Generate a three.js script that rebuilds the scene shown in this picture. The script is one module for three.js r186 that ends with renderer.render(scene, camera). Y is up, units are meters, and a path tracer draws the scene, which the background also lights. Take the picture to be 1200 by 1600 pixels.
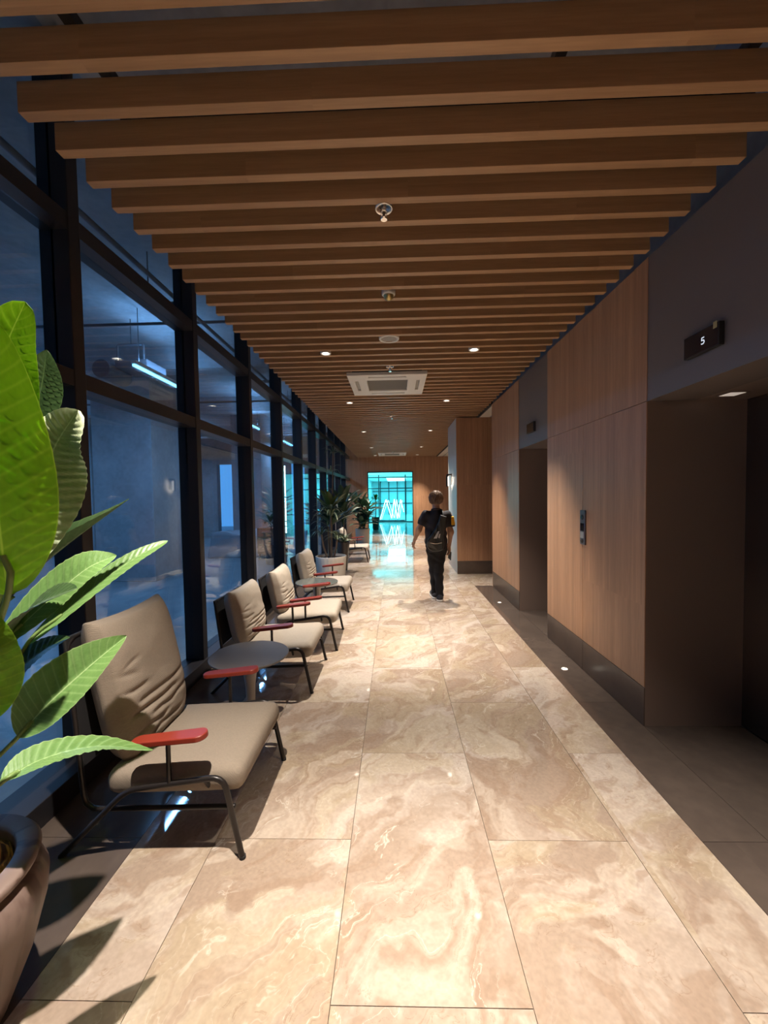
import * as THREE from 'three';
import { RoundedBoxGeometry } from 'three/addons/geometries/RoundedBoxGeometry.js';
import { RectAreaLightUniformsLib } from 'three/addons/lights/RectAreaLightUniformsLib.js';
import { mergeGeometries, mergeVertices } from 'three/addons/utils/BufferGeometryUtils.js';

// ---------------------------------------------------------------- camera, sky, exposure
RectAreaLightUniformsLib.init();
const scene = new THREE.Scene();
const camera = new THREE.PerspectiveCamera(2 * Math.atan(800 / 638.5) * 180 / Math.PI, 1200 / 1600, 0.05, 120);
camera.position.set(0, 1.512, 0);
camera.rotation.order = 'YXZ';
camera.rotation.set(-0.0389, 0.0275, -0.016);
scene.add(camera);
scene.background = new THREE.Color().setRGB(0.11, 0.45, 1.05);      // blue dusk outside the hall windows
const renderer = new THREE.WebGLRenderer({ antialias: true });
renderer.toneMapping = THREE.LinearToneMapping;
renderer.toneMappingExposure = 1.07;
renderer.shadowMap.enabled = true;
renderer.shadowMap.type = THREE.PCFSoftShadowMap;

// light levels
const WARM = [1.0, 0.90, 0.785], COOL = [0.24, 0.53, 1.0], CYAN = [0.05, 0.74, 0.84];
const SPOT_CD = 47, TUBE_NITS = 270, CYAN_NITS = 19;

// ---------------------------------------------------------------- helpers
let seed = 7;
const rnd = () => { seed = (seed * 1664525 + 1013904223) >>> 0; return seed / 4294967296; };
const rr = (a, b) => a + (b - a) * rnd();
const V = (x, y, z) => new THREE.Vector3(x, y, z);
const lin = (r, g, b) => new THREE.Color().setRGB(r, g, b);
const mat = (c, roughness = 0.6, metalness = 0, extra = {}) => new THREE.MeshStandardMaterial({ color: Array.isArray(c) ? lin(...c) : c, roughness, metalness, ...extra });
const used = new Map();
function numbered(name) {
  const n = used.get(name) || 0; used.set(name, n + 1);
  return n ? `${name}_${String(n).padStart(3, '0')}` : name;
}
function mesh(name, geo, m, parent) {
  const o = new THREE.Mesh(geo, m);
  o.castShadow = o.receiveShadow = true;
  o.name = parent ? name : numbered(name);
  (parent || scene).add(o);
  return o;
}
function tag(o, label, category, group) {
  o.userData.label = label; o.userData.category = category;
  if (group) o.userData.group = group;
  return o;
}
function thing(name, label, category, [x, y, z] = [0, 0, 0], turn = 0, group) {
  const o = new THREE.Group(); o.name = numbered(name); scene.add(o);
  o.position.set(x, y, z); o.rotation.y = turn;
  return tag(o, label, category, group);
}
function structure(name, label, category) {
  const o = new THREE.Group(); o.name = numbered(name); scene.add(o);
  o.userData.kind = 'structure';
  if (label) o.userData.label = label;
  if (category) o.userData.category = category;
  return o;
}
function copy(o, [x, y, z], turn, label) {
  const c = o.clone(); c.name = numbered(o.name.replace(/_\d{3}$/, '')); scene.add(c);
  c.userData = { ...o.userData };
  c.position.set(x, y, z); c.rotation.y = turn;
  if (label) c.userData.label = label;
  return c;
}
// box between two corners, uv in metres; grain axis runs along v
function boxUV(g, grain = 'y', off = [0, 0]) {
  const p = g.attributes.position, n = g.attributes.normal, uv = new Float32Array(p.count * 2);
  const ax = { x: 0, y: 1, z: 2 }[grain];
  for (let i = 0; i < p.count; i++) {
    const P = [p.getX(i), p.getY(i), p.getZ(i)], N = [Math.abs(n.getX(i)), Math.abs(n.getY(i)), Math.abs(n.getZ(i))];
    const dom = N[0] >= N[1] && N[0] >= N[2] ? 0 : N[1] >= N[2] ? 1 : 2;
    const rest = [0, 1, 2].filter(k => k !== dom);
    let v, u;
    if (rest.includes(ax)) { v = ax; u = rest[0] === ax ? rest[1] : rest[0]; } else { u = rest[0]; v = rest[1]; }
    uv[2 * i] = P[u] + off[0]; uv[2 * i + 1] = P[v] + off[1];
  }
  g.setAttribute('uv', new THREE.BufferAttribute(uv, 2));
  return g;
}
function bx(x0, x1, y0, y1, z0, z1, { r = 0, grain = 'y', off = [0, 0] } = {}) {
  const w = Math.abs(x1 - x0), h = Math.abs(y1 - y0), d = Math.abs(z1 - z0);
  const g = r > 0 ? new RoundedBoxGeometry(w, h, d, 1, Math.min(r, w / 2.01, h / 2.01, d / 2.01)) : new THREE.BoxGeometry(w, h, d);
  g.translate((x0 + x1) / 2, (y0 + y1) / 2, (z0 + z1) / 2);
  return boxUV(g, grain, off);
}
function tube(pts, r, seg = 24, rad = 8, closed = false, tension = 0.5) {
  return new THREE.TubeGeometry(new THREE.CatmullRomCurve3(pts.map(p => p.isVector3 ? p : V(...p)), closed, 'catmullrom', tension), seg, r, rad, closed);
}
// polyline with rounded corners, swept as a tube with end caps
function bent(pts, r, bendR = 0.04, rad = 8) {
  const path = new THREE.CurvePath(); const P = pts.map(p => V(...p)); let cur = P[0];
  for (let i = 1; i < P.length - 1; i++) {
    const a = P[i].clone().sub(P[i - 1]), b = P[i + 1].clone().sub(P[i]);
    const k = Math.min(bendR, a.length() / 2.05, b.length() / 2.05);
    const p0 = P[i].clone().addScaledVector(a.normalize(), -k), p1 = P[i].clone().addScaledVector(b.normalize(), k);
    path.add(new THREE.LineCurve3(cur, p0)); path.add(new THREE.QuadraticBezierCurve3(p0, P[i], p1)); cur = p1;
  }
  path.add(new THREE.LineCurve3(cur, P[P.length - 1]));
  const g = [new THREE.TubeGeometry(path, Math.max(12, P.length * 14), r, rad, false)];
  for (const e of [P[0], P[P.length - 1]]) { const s = new THREE.SphereGeometry(r, rad, 6); s.translate(e.x, e.y, e.z); g.push(s); }
  return mergeGeometries(g);
}
const cyl = (r0, r1, h, x, y, z, seg = 32) => { const g = new THREE.CylinderGeometry(r1, r0, h, seg); g.translate(x, y + h / 2, z); return g; };
const lathe = (pts, seg = 48) => new THREE.LatheGeometry(pts.map(p => new THREE.Vector2(...p)), seg);
const sstep = (a, b, x) => { const t = Math.min(1, Math.max(0, (x - a) / (b - a))); return t * t * (3 - 2 * t); };

// ---------------------------------------------------------------- noise and textures
const H = new Float32Array(65536); for (let i = 0; i < 65536; i++) H[i] = rnd();
const hash = (x, y) => H[((x * 374761393 + y * 668265263) >>> 4) & 65535];
function noise(x, y) {
  const xi = Math.floor(x), yi = Math.floor(y); let fx = x - xi, fy = y - yi;
  fx = fx * fx * (3 - 2 * fx); fy = fy * fy * (3 - 2 * fy);
  const a = hash(xi, yi), b = hash(xi + 1, yi), c = hash(xi, yi + 1), d = hash(xi + 1, yi + 1);
  return a + (b - a) * fx + (c - a) * fy + (a - b - c + d) * fx * fy;
}
function fbm(x, y, o) { let s = 0, a = 0.5, t = 0; for (let i = 0; i < o; i++) { s += a * noise(x, y); t += a; x = x * 2.03 + 17.1; y = y * 2.03 + 9.7; a *= 0.5; } return s / t; }
function tex(w, h, fn, { srgb = true, rep = [1, 1] } = {}) {
  const d = new Uint8Array(w * h * 4);
  for (let j = 0; j < h; j++) for (let i = 0; i < w; i++) {
    const c = fn(i / w, j / h), k = 4 * (j * w + i);
    for (let q = 0; q < 3; q++) d[k + q] = Math.max(0, Math.min(255, c[q] * 255));
    d[k + 3] = 255;
  }
  const t = new THREE.DataTexture(d, w, h); t.magFilter = THREE.LinearFilter; t.minFilter = THREE.LinearMipmapLinearFilter; t.generateMipmaps = true;
  t.wrapS = t.wrapT = THREE.RepeatWrapping; t.repeat.set(...rep); if (srgb) t.colorSpace = THREE.SRGBColorSpace; t.needsUpdate = true;
  return t;
}
const mix = (a, b, t) => [a[0] + (b[0] - a[0]) * t, a[1] + (b[1] - a[1]) * t, a[2] + (b[2] - a[2]) * t];
// marble covering 4 x 4 m: clouded beige, tan drifts, pale veins, thin rusty cracks
const marbleMap = tex(2048, 2048, (u, v) => {
  const x = u * 4, y = v * 4;
  const wx = fbm(x * 2.2 + 5, y * 2.2, 5) - 0.5, wy = fbm(x * 2.2 + 31, y * 2.2 + 7, 5) - 0.5;
  const X = (x * 0.80 + y * 0.60) * 2.0 + wx * 1.2, Y = (-x * 0.60 + y * 0.80) * 1.0 + wy * 1.0;
  const cloud = fbm(X * 1.4, Y * 1.4, 6), patch = fbm(X * 2.9 + 40, Y * 2.9 + 3, 6), fine = fbm(X * 9, Y * 9, 5), grain = fbm(x * 90, y * 90, 2);
  let c = mix([0.74, 0.685, 0.635], [0.625, 0.55, 0.485], sstep(0.36, 0.66, cloud));
  c = mix(c, [0.675, 0.61, 0.50], sstep(0.46, 0.66, patch) * 0.5);
  c = mix(c, [0.575, 0.48, 0.405], sstep(0.50, 0.70, fine) * 0.45);
  c = mix(c, [0.785, 0.735, 0.675], sstep(0.50, 0.68, fbm(X * 5 + 90, Y * 5, 6)) * 0.45);
  const rid = Math.abs(fbm(X * 4.2 + 9, Y * 3.2 + 2, 7) - 0.5);
  c = mix(c, [0.83, 0.795, 0.745], (1 - sstep(0, 0.013, rid)) * 0.7 * sstep(0.48, 0.66, fbm(x * 2.2 + 3, y * 2.2, 3)));
  const rid3 = Math.abs(fbm(X * 12 + 19, Y * 12 + 52, 4) - 0.5);
  c = mix(c, [0.80, 0.75, 0.69], (1 - sstep(0, 0.03, rid3)) * 0.4 * sstep(0.46, 0.6, patch));
  const rid2 = Math.abs(fbm(X * 7.6 + 70, Y * 5.1 + 2, 6) - 0.5);
  c = mix(c, [0.50, 0.40, 0.32], (1 - sstep(0, 0.009, rid2)) * 0.38 * sstep(0.47, 0.62, fbm(x * 2.6 + 11, y * 2.6, 3)));
  const k = 0.95 + 0.10 * grain; return [c[0] * k, c[1] * k, c[2] * k];
}, { rep: [0.25, 0.25] });
const darkStoneMap = tex(512, 512, (u, v) => {
  const x = u * 2, y = v * 2, c = fbm(x * 3, y * 3, 5), f = fbm(x * 20, y * 20, 3);
  return mix([0.30, 0.262, 0.24], [0.40, 0.352, 0.318], 0.7 * c + 0.4 * f - 0.1);
}, { rep: [0.5, 0.5] });
// oak veneer 1 x 2 m, grain along v
const woodTex = (a, b, s) => tex(512, 512, (u, v) => {
  const x = u, y = v * 2;
  const g = fbm(x * 60 + s, y * 1.2, 4), st = fbm(x * 14 + s * 3, y * 0.5, 3), pore = noise(x * 260 + s, y * 14);
  return mix(a, b, 0.45 * g + 0.4 * st + 0.2 * pore - 0.02);
}, { rep: [1, 0.5] });
const slatMap = woodTex([0.57, 0.43, 0.305], [0.765, 0.61, 0.45], 3);
const wallMap = woodTex([0.55, 0.395, 0.285], [0.79, 0.605, 0.455], 40);
const fabricMap = tex(256, 256, (u, v) => {
  const a = Math.sin(u * 256 * 0.785) * Math.sin(v * 256 * 0.785), n = fbm(u * 40, v * 40, 3);
  const k = 0.68 + 0.025 * a + 0.05 * (n - 0.5); return [k * 1.0, k * 0.935, k * 0.85];
}, { rep: [5, 5] });
const fabricBump = tex(256, 256, (u, v) => { const k = 0.5 + 0.35 * Math.sin(u * 256 * 0.785) * Math.sin(v * 256 * 0.785) + 0.3 * (noise(u * 90, v * 90) - 0.5); return [k, k, k]; }, { srgb: false, rep: [5, 5] });
const concreteMap = tex(512, 512, (u, v) => { const c = fbm(u * 8, v * 8, 5), f = fbm(u * 60, v * 60, 2); const k = 0.60 + 0.13 * (c - 0.5) + 0.06 * (f - 0.5); return [k, k, k * 1.01]; }, { rep: [0.35, 0.35] });

const M = {
  marble: new THREE.MeshPhysicalMaterial({ map: marbleMap, roughness: 0.045, ior: 1.5 }),
  darkStone: new THREE.MeshPhysicalMaterial({ map: darkStoneMap, roughness: 0.08, ior: 1.5 }),
  grout: mat([0.16, 0.13, 0.10], 0.9),
  slat: mat([1, 1, 1], 0.5, 0, { map: slatMap }),
  veneer: mat([1, 1, 1], 0.42, 0, { map: wallMap }),
  black: mat([0.012, 0.011, 0.012], 0.7),
  steel: mat([0.030, 0.028, 0.032], 0.38, 0.25),
  chairSteel: mat([0.022, 0.018, 0.017], 0.35, 0.3),
  bronze: mat([0.27, 0.195, 0.16], 0.36, 0.3),
  header: mat([0.165, 0.135, 0.12], 0.42, 0.1),
  lift: mat([0.16, 0.14, 0.13], 0.22, 0.85),
  baseStone: mat([1.0, 0.92, 0.86], 0.3, 0, { map: darkStoneMap }),
  white: mat([0.72, 0.70, 0.66], 0.6),
  gypsum: mat([0.62, 0.57, 0.49], 0.85),
  acWhite: mat([0.70, 0.67, 0.61], 0.5),
  acGrille: mat([0.34, 0.33, 0.30], 0.7),
  dark: mat([0.05, 0.045, 0.04], 0.7),
  chrome: mat([0.75, 0.72, 0.68], 0.18, 1),
  brass: mat([0.55, 0.42, 0.18], 0.3, 0.9),
  fabric: mat([1, 1, 1], 0.95, 0, { map: fabricMap, bumpMap: fabricBump, bumpScale: 0.0015 }),
  darker: mat([0.60, 0.565, 0.535], 0.95, 0, { map: fabricMap, bumpMap: fabricBump, bumpScale: 0.0015 }),  // same fabric maps as the beige chairs, tinted darker all over
  redWood: new THREE.MeshPhysicalMaterial({ color: lin(0.22, 0.024, 0.011), roughness: 0.42, clearcoat: 0.15, clearcoatRoughness: 0.12 }),
  tableTop: new THREE.MeshPhysicalMaterial({ color: lin(0.15, 0.135, 0.125), roughness: 0.5 }),
  tableLeg: mat([0.42, 0.38, 0.34], 0.5),
  concrete: mat([0.95, 0.95, 0.95], 0.9, 0, { map: concreteMap }),
  hallFloor: mat([0.80, 0.80, 0.80], 0.32, 0, { map: concreteMap }),
  pipe: mat([0.10, 0.10, 0.11], 0.6),
  glass: new THREE.MeshPhysicalMaterial({ color: lin(0.86, 0.93, 0.97), roughness: 0.0, transmission: 1, thickness: 0, ior: 1.5 }),
};
const glow = (c, k) => new THREE.MeshStandardMaterial({ color: lin(0.8, 0.8, 0.8), emissive: lin(...c), emissiveIntensity: k, roughness: 0.6 });
const rectLight = (c, nits, w, h, pos, look, name) => {
  const l = new THREE.RectAreaLight(lin(...c), nits, w, h); l.position.set(...pos); l.lookAt(...look); l.name = name; l.castShadow = true; scene.add(l); return l;
};

// ---------------------------------------------------------------- dimensions (metres; d = distance ahead of the camera, z = -d)
const CEIL = 2.975, XR = 1.585, XL = -1.68, DEND = 15.4, DBACK = -3.2;
const AC_D = [5.40, 14.3];
const OPEN_H = 2.08, BASE_H = 0.25;

// ---------------------------------------------------------------- floor
const floor = structure('floor');
mesh('screed', bx(-1.66, 3.4, -0.12, -0.006, -DEND - 0.2, -DBACK), M.grout, floor);
function tileRun(x0, x1, dStart, dEnd, phase, m, pitch = 1.195) {
  let d = phase; while (d > dStart) d -= pitch;
  for (; d < dEnd; d += pitch) {
    const a = Math.max(d, dStart), b = Math.min(d + pitch, dEnd);
    if (b - a < 0.03) continue;
    const g = new THREE.BoxGeometry(x1 - x0 - 0.0022, 0.02, b - a - 0.0022); g.translate((x0 + x1) / 2, -0.01, -(a + b) / 2);
    boxUV(g, 'z', [rr(0, 4), rr(0, 4)]);
    mesh('tile', g, m, floor);
  }
}
const A = 1.153, B = 1.742;
tileRun(-1.16, -0.8155, DBACK, DEND, A, M.marble);
tileRun(-0.8155, -0.2155, DBACK, DEND, B, M.marble);
tileRun(-0.2155, 0.3845, DBACK, DEND, A, M.marble);
tileRun(0.3845, 0.9845, DBACK, DEND, B, M.marble);
tileRun(0.9845, 1.303, DBACK, DEND, A, M.marble);
tileRun(-1.66, -1.16, DBACK, DEND, B, M.darkStone);
tileRun(1.303, XR, DBACK, 6.77, B, M.darkStone);
tileRun(1.303, 1.90, 6.77, DEND, B, M.marble);
tileRun(1.90, 2.50, 6.77, DEND, A, M.marble);
tileRun(2.50, 3.40, 6.77, DEND, B, M.marble);
for (const [a, b] of [[1.65, 2.63], [4.30, 5.28]]) tileRun(XR, 2.2, a, b, a, M.darkStone);

// ---------------------------------------------------------------- ceiling: black board, timber slats
const ceiling = structure('ceiling');
mesh('slab', bx(-1.92, 3.4, 3.95, 4.1, -DEND - 0.2, -DBACK), M.concrete, ceiling);
mesh('side_closer', bx(1.80, 1.84, CEIL - 0.012, 3.95, -DEND, -DBACK), M.concrete, ceiling);
for (const x of [-1.05, 0.62, 1.30]) mesh('carrier', bx(x - 0.02, x + 0.02, CEIL + 0.112, CEIL + 0.152, -DEND, -DBACK), M.steel, ceiling);
for (let d = -2.6; d < DEND; d += 2.2) mesh('carrier_channel', bx(-1.15, 1.5, CEIL + 0.152, CEIL + 0.192, -d - 0.02, -d + 0.02), M.steel, ceiling);
{
  const w = 0.045, h = 0.112;
  const variants = [0, 1, 2, 3, 4].map(k => { const g = new RoundedBoxGeometry(2.96, h, w, 1, 0.002); return boxUV(g, 'x', [k * 0.21, k * 0.37]); });
  const shortG = [0, 1, 2, 3].map(k => boxUV(new RoundedBoxGeometry(1, h, w, 1, 0.002), 'x', [k * 0.21, k * 0.37]));
  let i = 0;
  for (let d = 1.4075 - 0.17 * 26; d < DEND - 0.03; d += 0.17) {
    if (AC_D.some(a => Math.abs(a - d) < 0.46)) {            // cut round a cassette
      for (const [x0, x1] of [[-1.395, -0.505], [0.355, 1.565]]) { const q = mesh('slat', shortG[i++ % 4], M.slat, ceiling); q.scale.x = x1 - x0; q.position.set((x0 + x1) / 2, CEIL + h / 2, -d); }
      continue;
    }
    const s = mesh('slat', variants[(i++ * 3) % 5], M.slat, ceiling);
    s.position.set(0.085, CEIL + h / 2, -d);
  }
}

// ---------------------------------------------------------------- wall with the lifts
const wallR = structure('wall_right');
const seam = 0.0035;
function veneerRun(d0, d1, seams = []) {
  mesh('wall_core', bx(XR + 0.022, XR + 0.30, 0, CEIL - 0.012, -d1, -d0), M.black, wallR);
  const cuts = [d0, ...seams, d1];
  for (let i = 0; i < cuts.length - 1; i++) {
    const a = cuts[i] + (i ? seam / 2 : 0), b = cuts[i + 1] - (i < cuts.length - 2 ? seam / 2 : 0);
    mesh('veneer_panel', bx(XR, XR + 0.02, BASE_H + 0.004, OPEN_H - seam / 2, -b, -a, { r: 0.001, off: [rr(0, 3), rr(0, 3)] }), M.veneer, wallR);
    mesh('base_panel', bx(XR, XR + 0.02, 0, BASE_H, -b, -a, { r: 0.001, off: [rr(0, 3), rr(0, 3)] }), M.baseStone, wallR);
  }
  mesh('veneer_panel', bx(XR, XR + 0.02, OPEN_H + seam / 2, CEIL - 0.012, -d1, -d0, { r: 0.001, off: [rr(0, 3), rr(0, 3)] }), M.veneer, wallR);
}
veneerRun(DBACK, 1.65, [0.2]);
veneerRun(2.63, 4.30, [3.496]);
veneerRun(5.28, 6.70);
mesh('wall_end', bx(XR + 0.0, 3.4, 0, CEIL - 0.012, -6.72, -6.70, { off: [1, 0] }), M.veneer, wallR);
// lift portals
for (const [a, b] of [[1.65, 2.63], [4.30, 5.28]]) {
  mesh('portal_header', bx(XR + 0.004, XR + 0.30, OPEN_H, CEIL - 0.012, -b, -a), M.header, wallR);
  mesh('portal_soffit', bx(XR + 0.30, 2.26, OPEN_H, OPEN_H + 0.1, -b, -a), M.bronze, wallR);
  mesh('portal_jamb', bx(XR + 0.006, 2.26, 0, OPEN_H, -b - 0.04, -b + 0.001), M.bronze, wallR);
  mesh('portal_jamb', bx(XR + 0.006, 2.26, 0, OPEN_H, -a - 0.001, -a + 0.04), M.bronze, wallR);
}
// lift doors
[[1.65, 2.63, 'dark brushed metal lift door beneath the lit number five'], [4.30, 5.28, 'dark metal lift door recessed beneath the unlit floor display']].forEach(([a, b, label], i) => {
  const g = structure('door_' + (i + 1), label);
  const c = (a + b) / 2;
  mesh('door_leaf', bx(2.2, 2.24, 0.005, OPEN_H, -b, -c - 0.002, { r: 0.004 }), M.lift, g);
  mesh('door_leaf', bx(2.2, 2.24, 0.005, OPEN_H, -c + 0.002, -a, { r: 0.004 }), M.lift, g);
  mesh('shaft_back', bx(2.245, 2.29, 0, OPEN_H, -b, -a), M.black, g);
});

// lobby behind the lift wall: recess, pillar, pale ceiling
const wallRecess = structure('wall_recess');
mesh('back_panel', bx(3.4, 3.5, 0, 3.1, -DEND, -6.7), M.veneer, wallRecess);
const ceilingLobby = structure('ceiling_lobby');
mesh('gypsum_panel', bx(1.60, 3.4, CEIL - 0.01, CEIL + 0.10, -DEND, -6.72), M.gypsum, ceilingLobby);
mesh('edge_trim', bx(1.575, 1.60, CEIL - 0.02, CEIL + 0.12, -DEND, -6.72), M.dark, ceilingLobby);
const pillar = structure('pillar', 'timber clad pillar with a pale lit side face', 'pillar');
mesh('pillar_core', bx(1.20, 3.4, 0, CEIL - 0.012, -8.98, -7.82), M.black, pillar);
mesh('veneer_panel', bx(1.172, 3.4, 0.25, CEIL - 0.012, -7.82, -7.80, { off: [0.4, 0.3] }), M.veneer, pillar);
mesh('base_panel', bx(1.172, 3.4, 0, 0.248, -7.82, -7.80), M.baseStone, pillar);
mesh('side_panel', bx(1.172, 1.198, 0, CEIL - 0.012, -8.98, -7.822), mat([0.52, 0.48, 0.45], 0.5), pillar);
mesh('veneer_panel', bx(1.172, 3.4, 0, CEIL - 0.012, -9.0, -8.98, { off: [1.4, 0.3] }), M.veneer, pillar);

// ---------------------------------------------------------------- end wall with the opening to the glazed room
const wallEnd = structure('wall_end');
const OX0 = -1.03, OX1 = 0.685, OH = 2.425;
for (const [x0, x1, y0, y1] of [[-1.92, OX0, 0, 4.0], [OX0, OX1, OH, 4.0], [OX1, 1.72, 0, 4.0], [1.723, 2.6, 0, 4.0], [2.603, 3.4, 0, 4.0]])
  mesh('veneer_panel', bx(x0, x1 - 0.003, y0, y1, -DEND - 0.12, -DEND, { off: [rr(0, 3), rr(0, 3)] }), M.veneer, wallEnd);
mesh('opening_frame', mergeGeometries([bx(OX0, OX0 + 0.03, 0, OH, -DEND - 0.14, -DEND + 0.02), bx(OX1 - 0.03, OX1, 0, OH, -DEND - 0.14, -DEND + 0.02), bx(OX0, OX1, OH - 0.03, OH, -DEND - 0.14, -DEND + 0.02)]), M.steel, wallEnd);

// wall behind the camera
const wallBack = structure('wall_back');
mesh('veneer_panel', bx(-1.92, 3.4, 0, 4.0, -DBACK, -DBACK + 0.12), M.veneer, wallBack);

// ---------------------------------------------------------------- glazed wall
const wallL = structure('wall_left');
const cols = []; for (let d = 2.18 - 1.315 * 4; d < 15.2; d += 1.315) cols.push(d);
mesh('base_rail', bx(XL - 0.18, XL + 0.02, -0.06, 0.115, -DEND, -DBACK, { r: 0.004 }), M.steel, wallL);
const mullG = bx(-0.08, 0.08, 0.115, 3.94, -0.04, 0.04, { r: 0.004 });
const ds = cols.filter(d => d > DBACK);
for (const d of ds) { const m = mesh('mullion', mullG, M.steel, wallL); m.position.set(XL - 0.08, 0, -d); }
const edges = [DBACK, ...ds, DEND];
for (let i = 0; i < edges.length - 1; i++) {
  const a = edges[i] + (i ? 0.04 : 0), b = edges[i + 1] - (i < edges.length - 2 ? 0.04 : 0);
  for (const [y0, y1] of [[2.12, 2.205], [2.93, 3.015]]) mesh('transom', bx(XL - 0.155, XL - 0.005, y0, y1, -b, -a), M.steel, wallL);
  for (const [y0, y1] of [[0.115, 2.12], [2.205, 2.93], [3.015, 3.94]]) mesh('glass_pane', bx(XL - 0.096, XL - 0.084, y0, y1, -b, -a), M.glass, wallL);
}

// ---------------------------------------------------------------- hall behind the glazing: raw concrete, cold tubes
const HX = -11;
const hallFloor = structure('floor_hall'); mesh('concrete_slab', bx(HX, XL - 0.18, -0.1, 0, -22, 5), M.hallFloor, hallFloor);
const hallCeil = structure('ceiling_hall'); mesh('concrete_slab', bx(HX, XL - 0.24, 4.1, 4.25, -22, 5), M.concrete, hallCeil);
for (const d of [1.5, 6.9, 10.4, 14.5]) mesh('beam', bx(HX, XL - 0.24, 3.72, 4.1, -d - 0.35, -d), M.concrete, hallCeil);
const hallWall = structure('wall_hall');
mesh('side_wall', bx(HX - 0.2, HX, 0, 4.25, -22, -11), M.concrete, hallWall);
mesh('added_sill_wall', bx(HX - 0.2, HX, 0, 0.35, -11, 5), M.concrete, hallWall);  // window band out of view, added to let blue sky light into the hall
mesh('lintel', bx(HX - 0.2, HX, 3.6, 4.25, -11, 5), M.concrete, hallWall);  // upper edge of the added window band
for (let d = -4; d <= 11; d += 3) mesh('added_window_pier', bx(HX - 0.2, HX, 0.35, 3.6, -d - 0.2, -d + 0.2), M.concrete, hallWall);
mesh('near_wall', bx(HX, -1.92, 0, 4.25, 5, 5.2), M.concrete, hallWall);
for (const [x0, x1] of [[HX, -7.15], [-6.35, -4.2], [-3.6, -1.92]]) mesh('far_wall', bx(x0, x1, 0, 4.25, -16.6, -16.3), M.concrete, hallWall);
for (const [x0, x1] of [[-7.15, -6.35], [-4.2, -3.6]]) mesh('lintel', bx(x0, x1, 2.9, 4.25, -16.6, -16.3), M.concrete, hallWall);
for (const [x0, z0, x1, z1] of [[-5.55, -8.4, -4.44, -7.4], [-4.9, -13.2, -4.0, -12.2], [-9.6, -12.6, -8.6, -11.4]])
  mesh('column', bx(x0, x1, 0, 4.1, z0, z1, { r: 0.01 }), M.concrete, hallWall);
// cold tubes
function tubeLamp(x, y, d0, d1, label) {
  const t = thing('tube_lamp', label, 'lamp', [x, y, -(d0 + d1) / 2], 0, 'tube lamps in the hall');
  const L = d1 - d0;
  mesh('housing', bx(-0.035, 0.035, 0.02, 0.07, -L / 2, L / 2, { r: 0.006 }), M.white, t);
  const g = new THREE.CylinderGeometry(0.018, 0.018, L, 12); g.rotateX(Math.PI / 2);
  mesh('tube', g, glow([0.17, 0.60, 1.0], 4.5), t);
  for (const s of [-1, 1]) mesh('hanger', cyl(0.005, 0.005, 4.1 - y - 0.07, 0, 0.07, s * L * 0.4, 8), M.pipe, t);
  rectLight(COOL, TUBE_NITS, 0.05, L, [x, y - 0.03, -(d0 + d1) / 2], [x, y - 1, -(d0 + d1) / 2 - 0.0001], 'tube_light');
  rectLight(COOL, TUBE_NITS * 0.35, 0.05, L, [x, y + 0.09, -(d0 + d1) / 2], [x, y + 2, -(d0 + d1) / 2 - 0.0001], 'tube_light_up');
}
tubeLamp(-3.44, 3.3, 5.40, 6.65, 'cold blue tube lamp hanging beside the round duct');
tubeLamp(-3.5, 3.3, 12.9, 14.2, 'cold blue tube lamp deep in the concrete hall');
tubeLamp(-7.4, 3.3, 13.2, 14.5, 'cold blue tube lamp near the tall window opening');
tubeLamp(-6.6, 3.3, 4.2, 5.5, 'cold blue tube lamp between column and side wall of hall');
tubeLamp(-8.6, 3.3, 8.4, 9.7, 'added cold blue fill tube close to the side wall of hall');  // added tube, there to brighten the hall
tubeLamp(-3.5, 3.3, 9.4, 10.6, 'added cold blue fill tube above the covered stack in hall');  // also added, fill for the deeper part of the hall
// vertical tube on the far wall
{
  const t = thing('wall_tube_lamp', 'upright pale tube lamp standing against the far hall wall', 'lamp', [-3.75, 0.3, -13.9]);
  mesh('tube', cyl(0.022, 0.022, 2.3, 0, 0, 0, 12), glow([0.75, 1.0, 0.85], 4), t);
  mesh('stand', mergeGeometries([cyl(0.12, 0.10, 0.03, 0, -0.3, 0, 20), cyl(0.014, 0.014, 0.28, 0, -0.28, 0, 10)]), M.steel, t);
  mesh('collar', cyl(0.04, 0.04, 0.06, 0, 1.2, 0, 16), M.white, t);
  rectLight([0.5, 0.85, 1.0], 8, 0.05, 2.3, [-3.75, 1.45, -13.86], [-3.75, 1.45, -12], 'wall_tube_light');
}

// ---------------------------------------------------------------- glazed room at the end
const endRoom = structure('room_end'), roomWall = mat([0.45, 0.48, 0.48], 0.5);
for (const x of [-1.2, -0.5, 0.2, 0.9]) mesh('rear_bar', bx(x - 0.03, x + 0.03, 0, 2.72, -33.98, -33.9), M.steel, endRoom);
for (const y of [0.9, 1.9]) mesh('rear_bar', bx(-1.85, 1.85, y - 0.03, y + 0.03, -33.98, -33.9), M.steel, endRoom);
mesh('floor_slab', bx(-1.95, 1.95, -0.1, 0, -34, -DEND - 0.12), mat([0.60, 0.62, 0.63], 0.06), endRoom);
mesh('ceiling_slab', bx(-1.95, 1.95, 2.72, 2.85, -34, -DEND - 0.12), M.white, endRoom);
mesh('side_wall', bx(1.85, 1.95, 0, 2.72, -34, -DEND - 0.12), roomWall, endRoom);
mesh('side_wall', bx(-1.95, -1.85, 0, 2.72, -34, -DEND - 0.12), roomWall, endRoom);
mesh('rear_wall', bx(-1.95, 1.95, 0, 2.72, -34.1, -34), roomWall, endRoom);
const part = structure('partition');
const PD = 23.5, pz = -PD;
const px = [-1.85, -0.92, 0.60, 1.85], py = [0.0, 1.95, 2.58];
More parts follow.
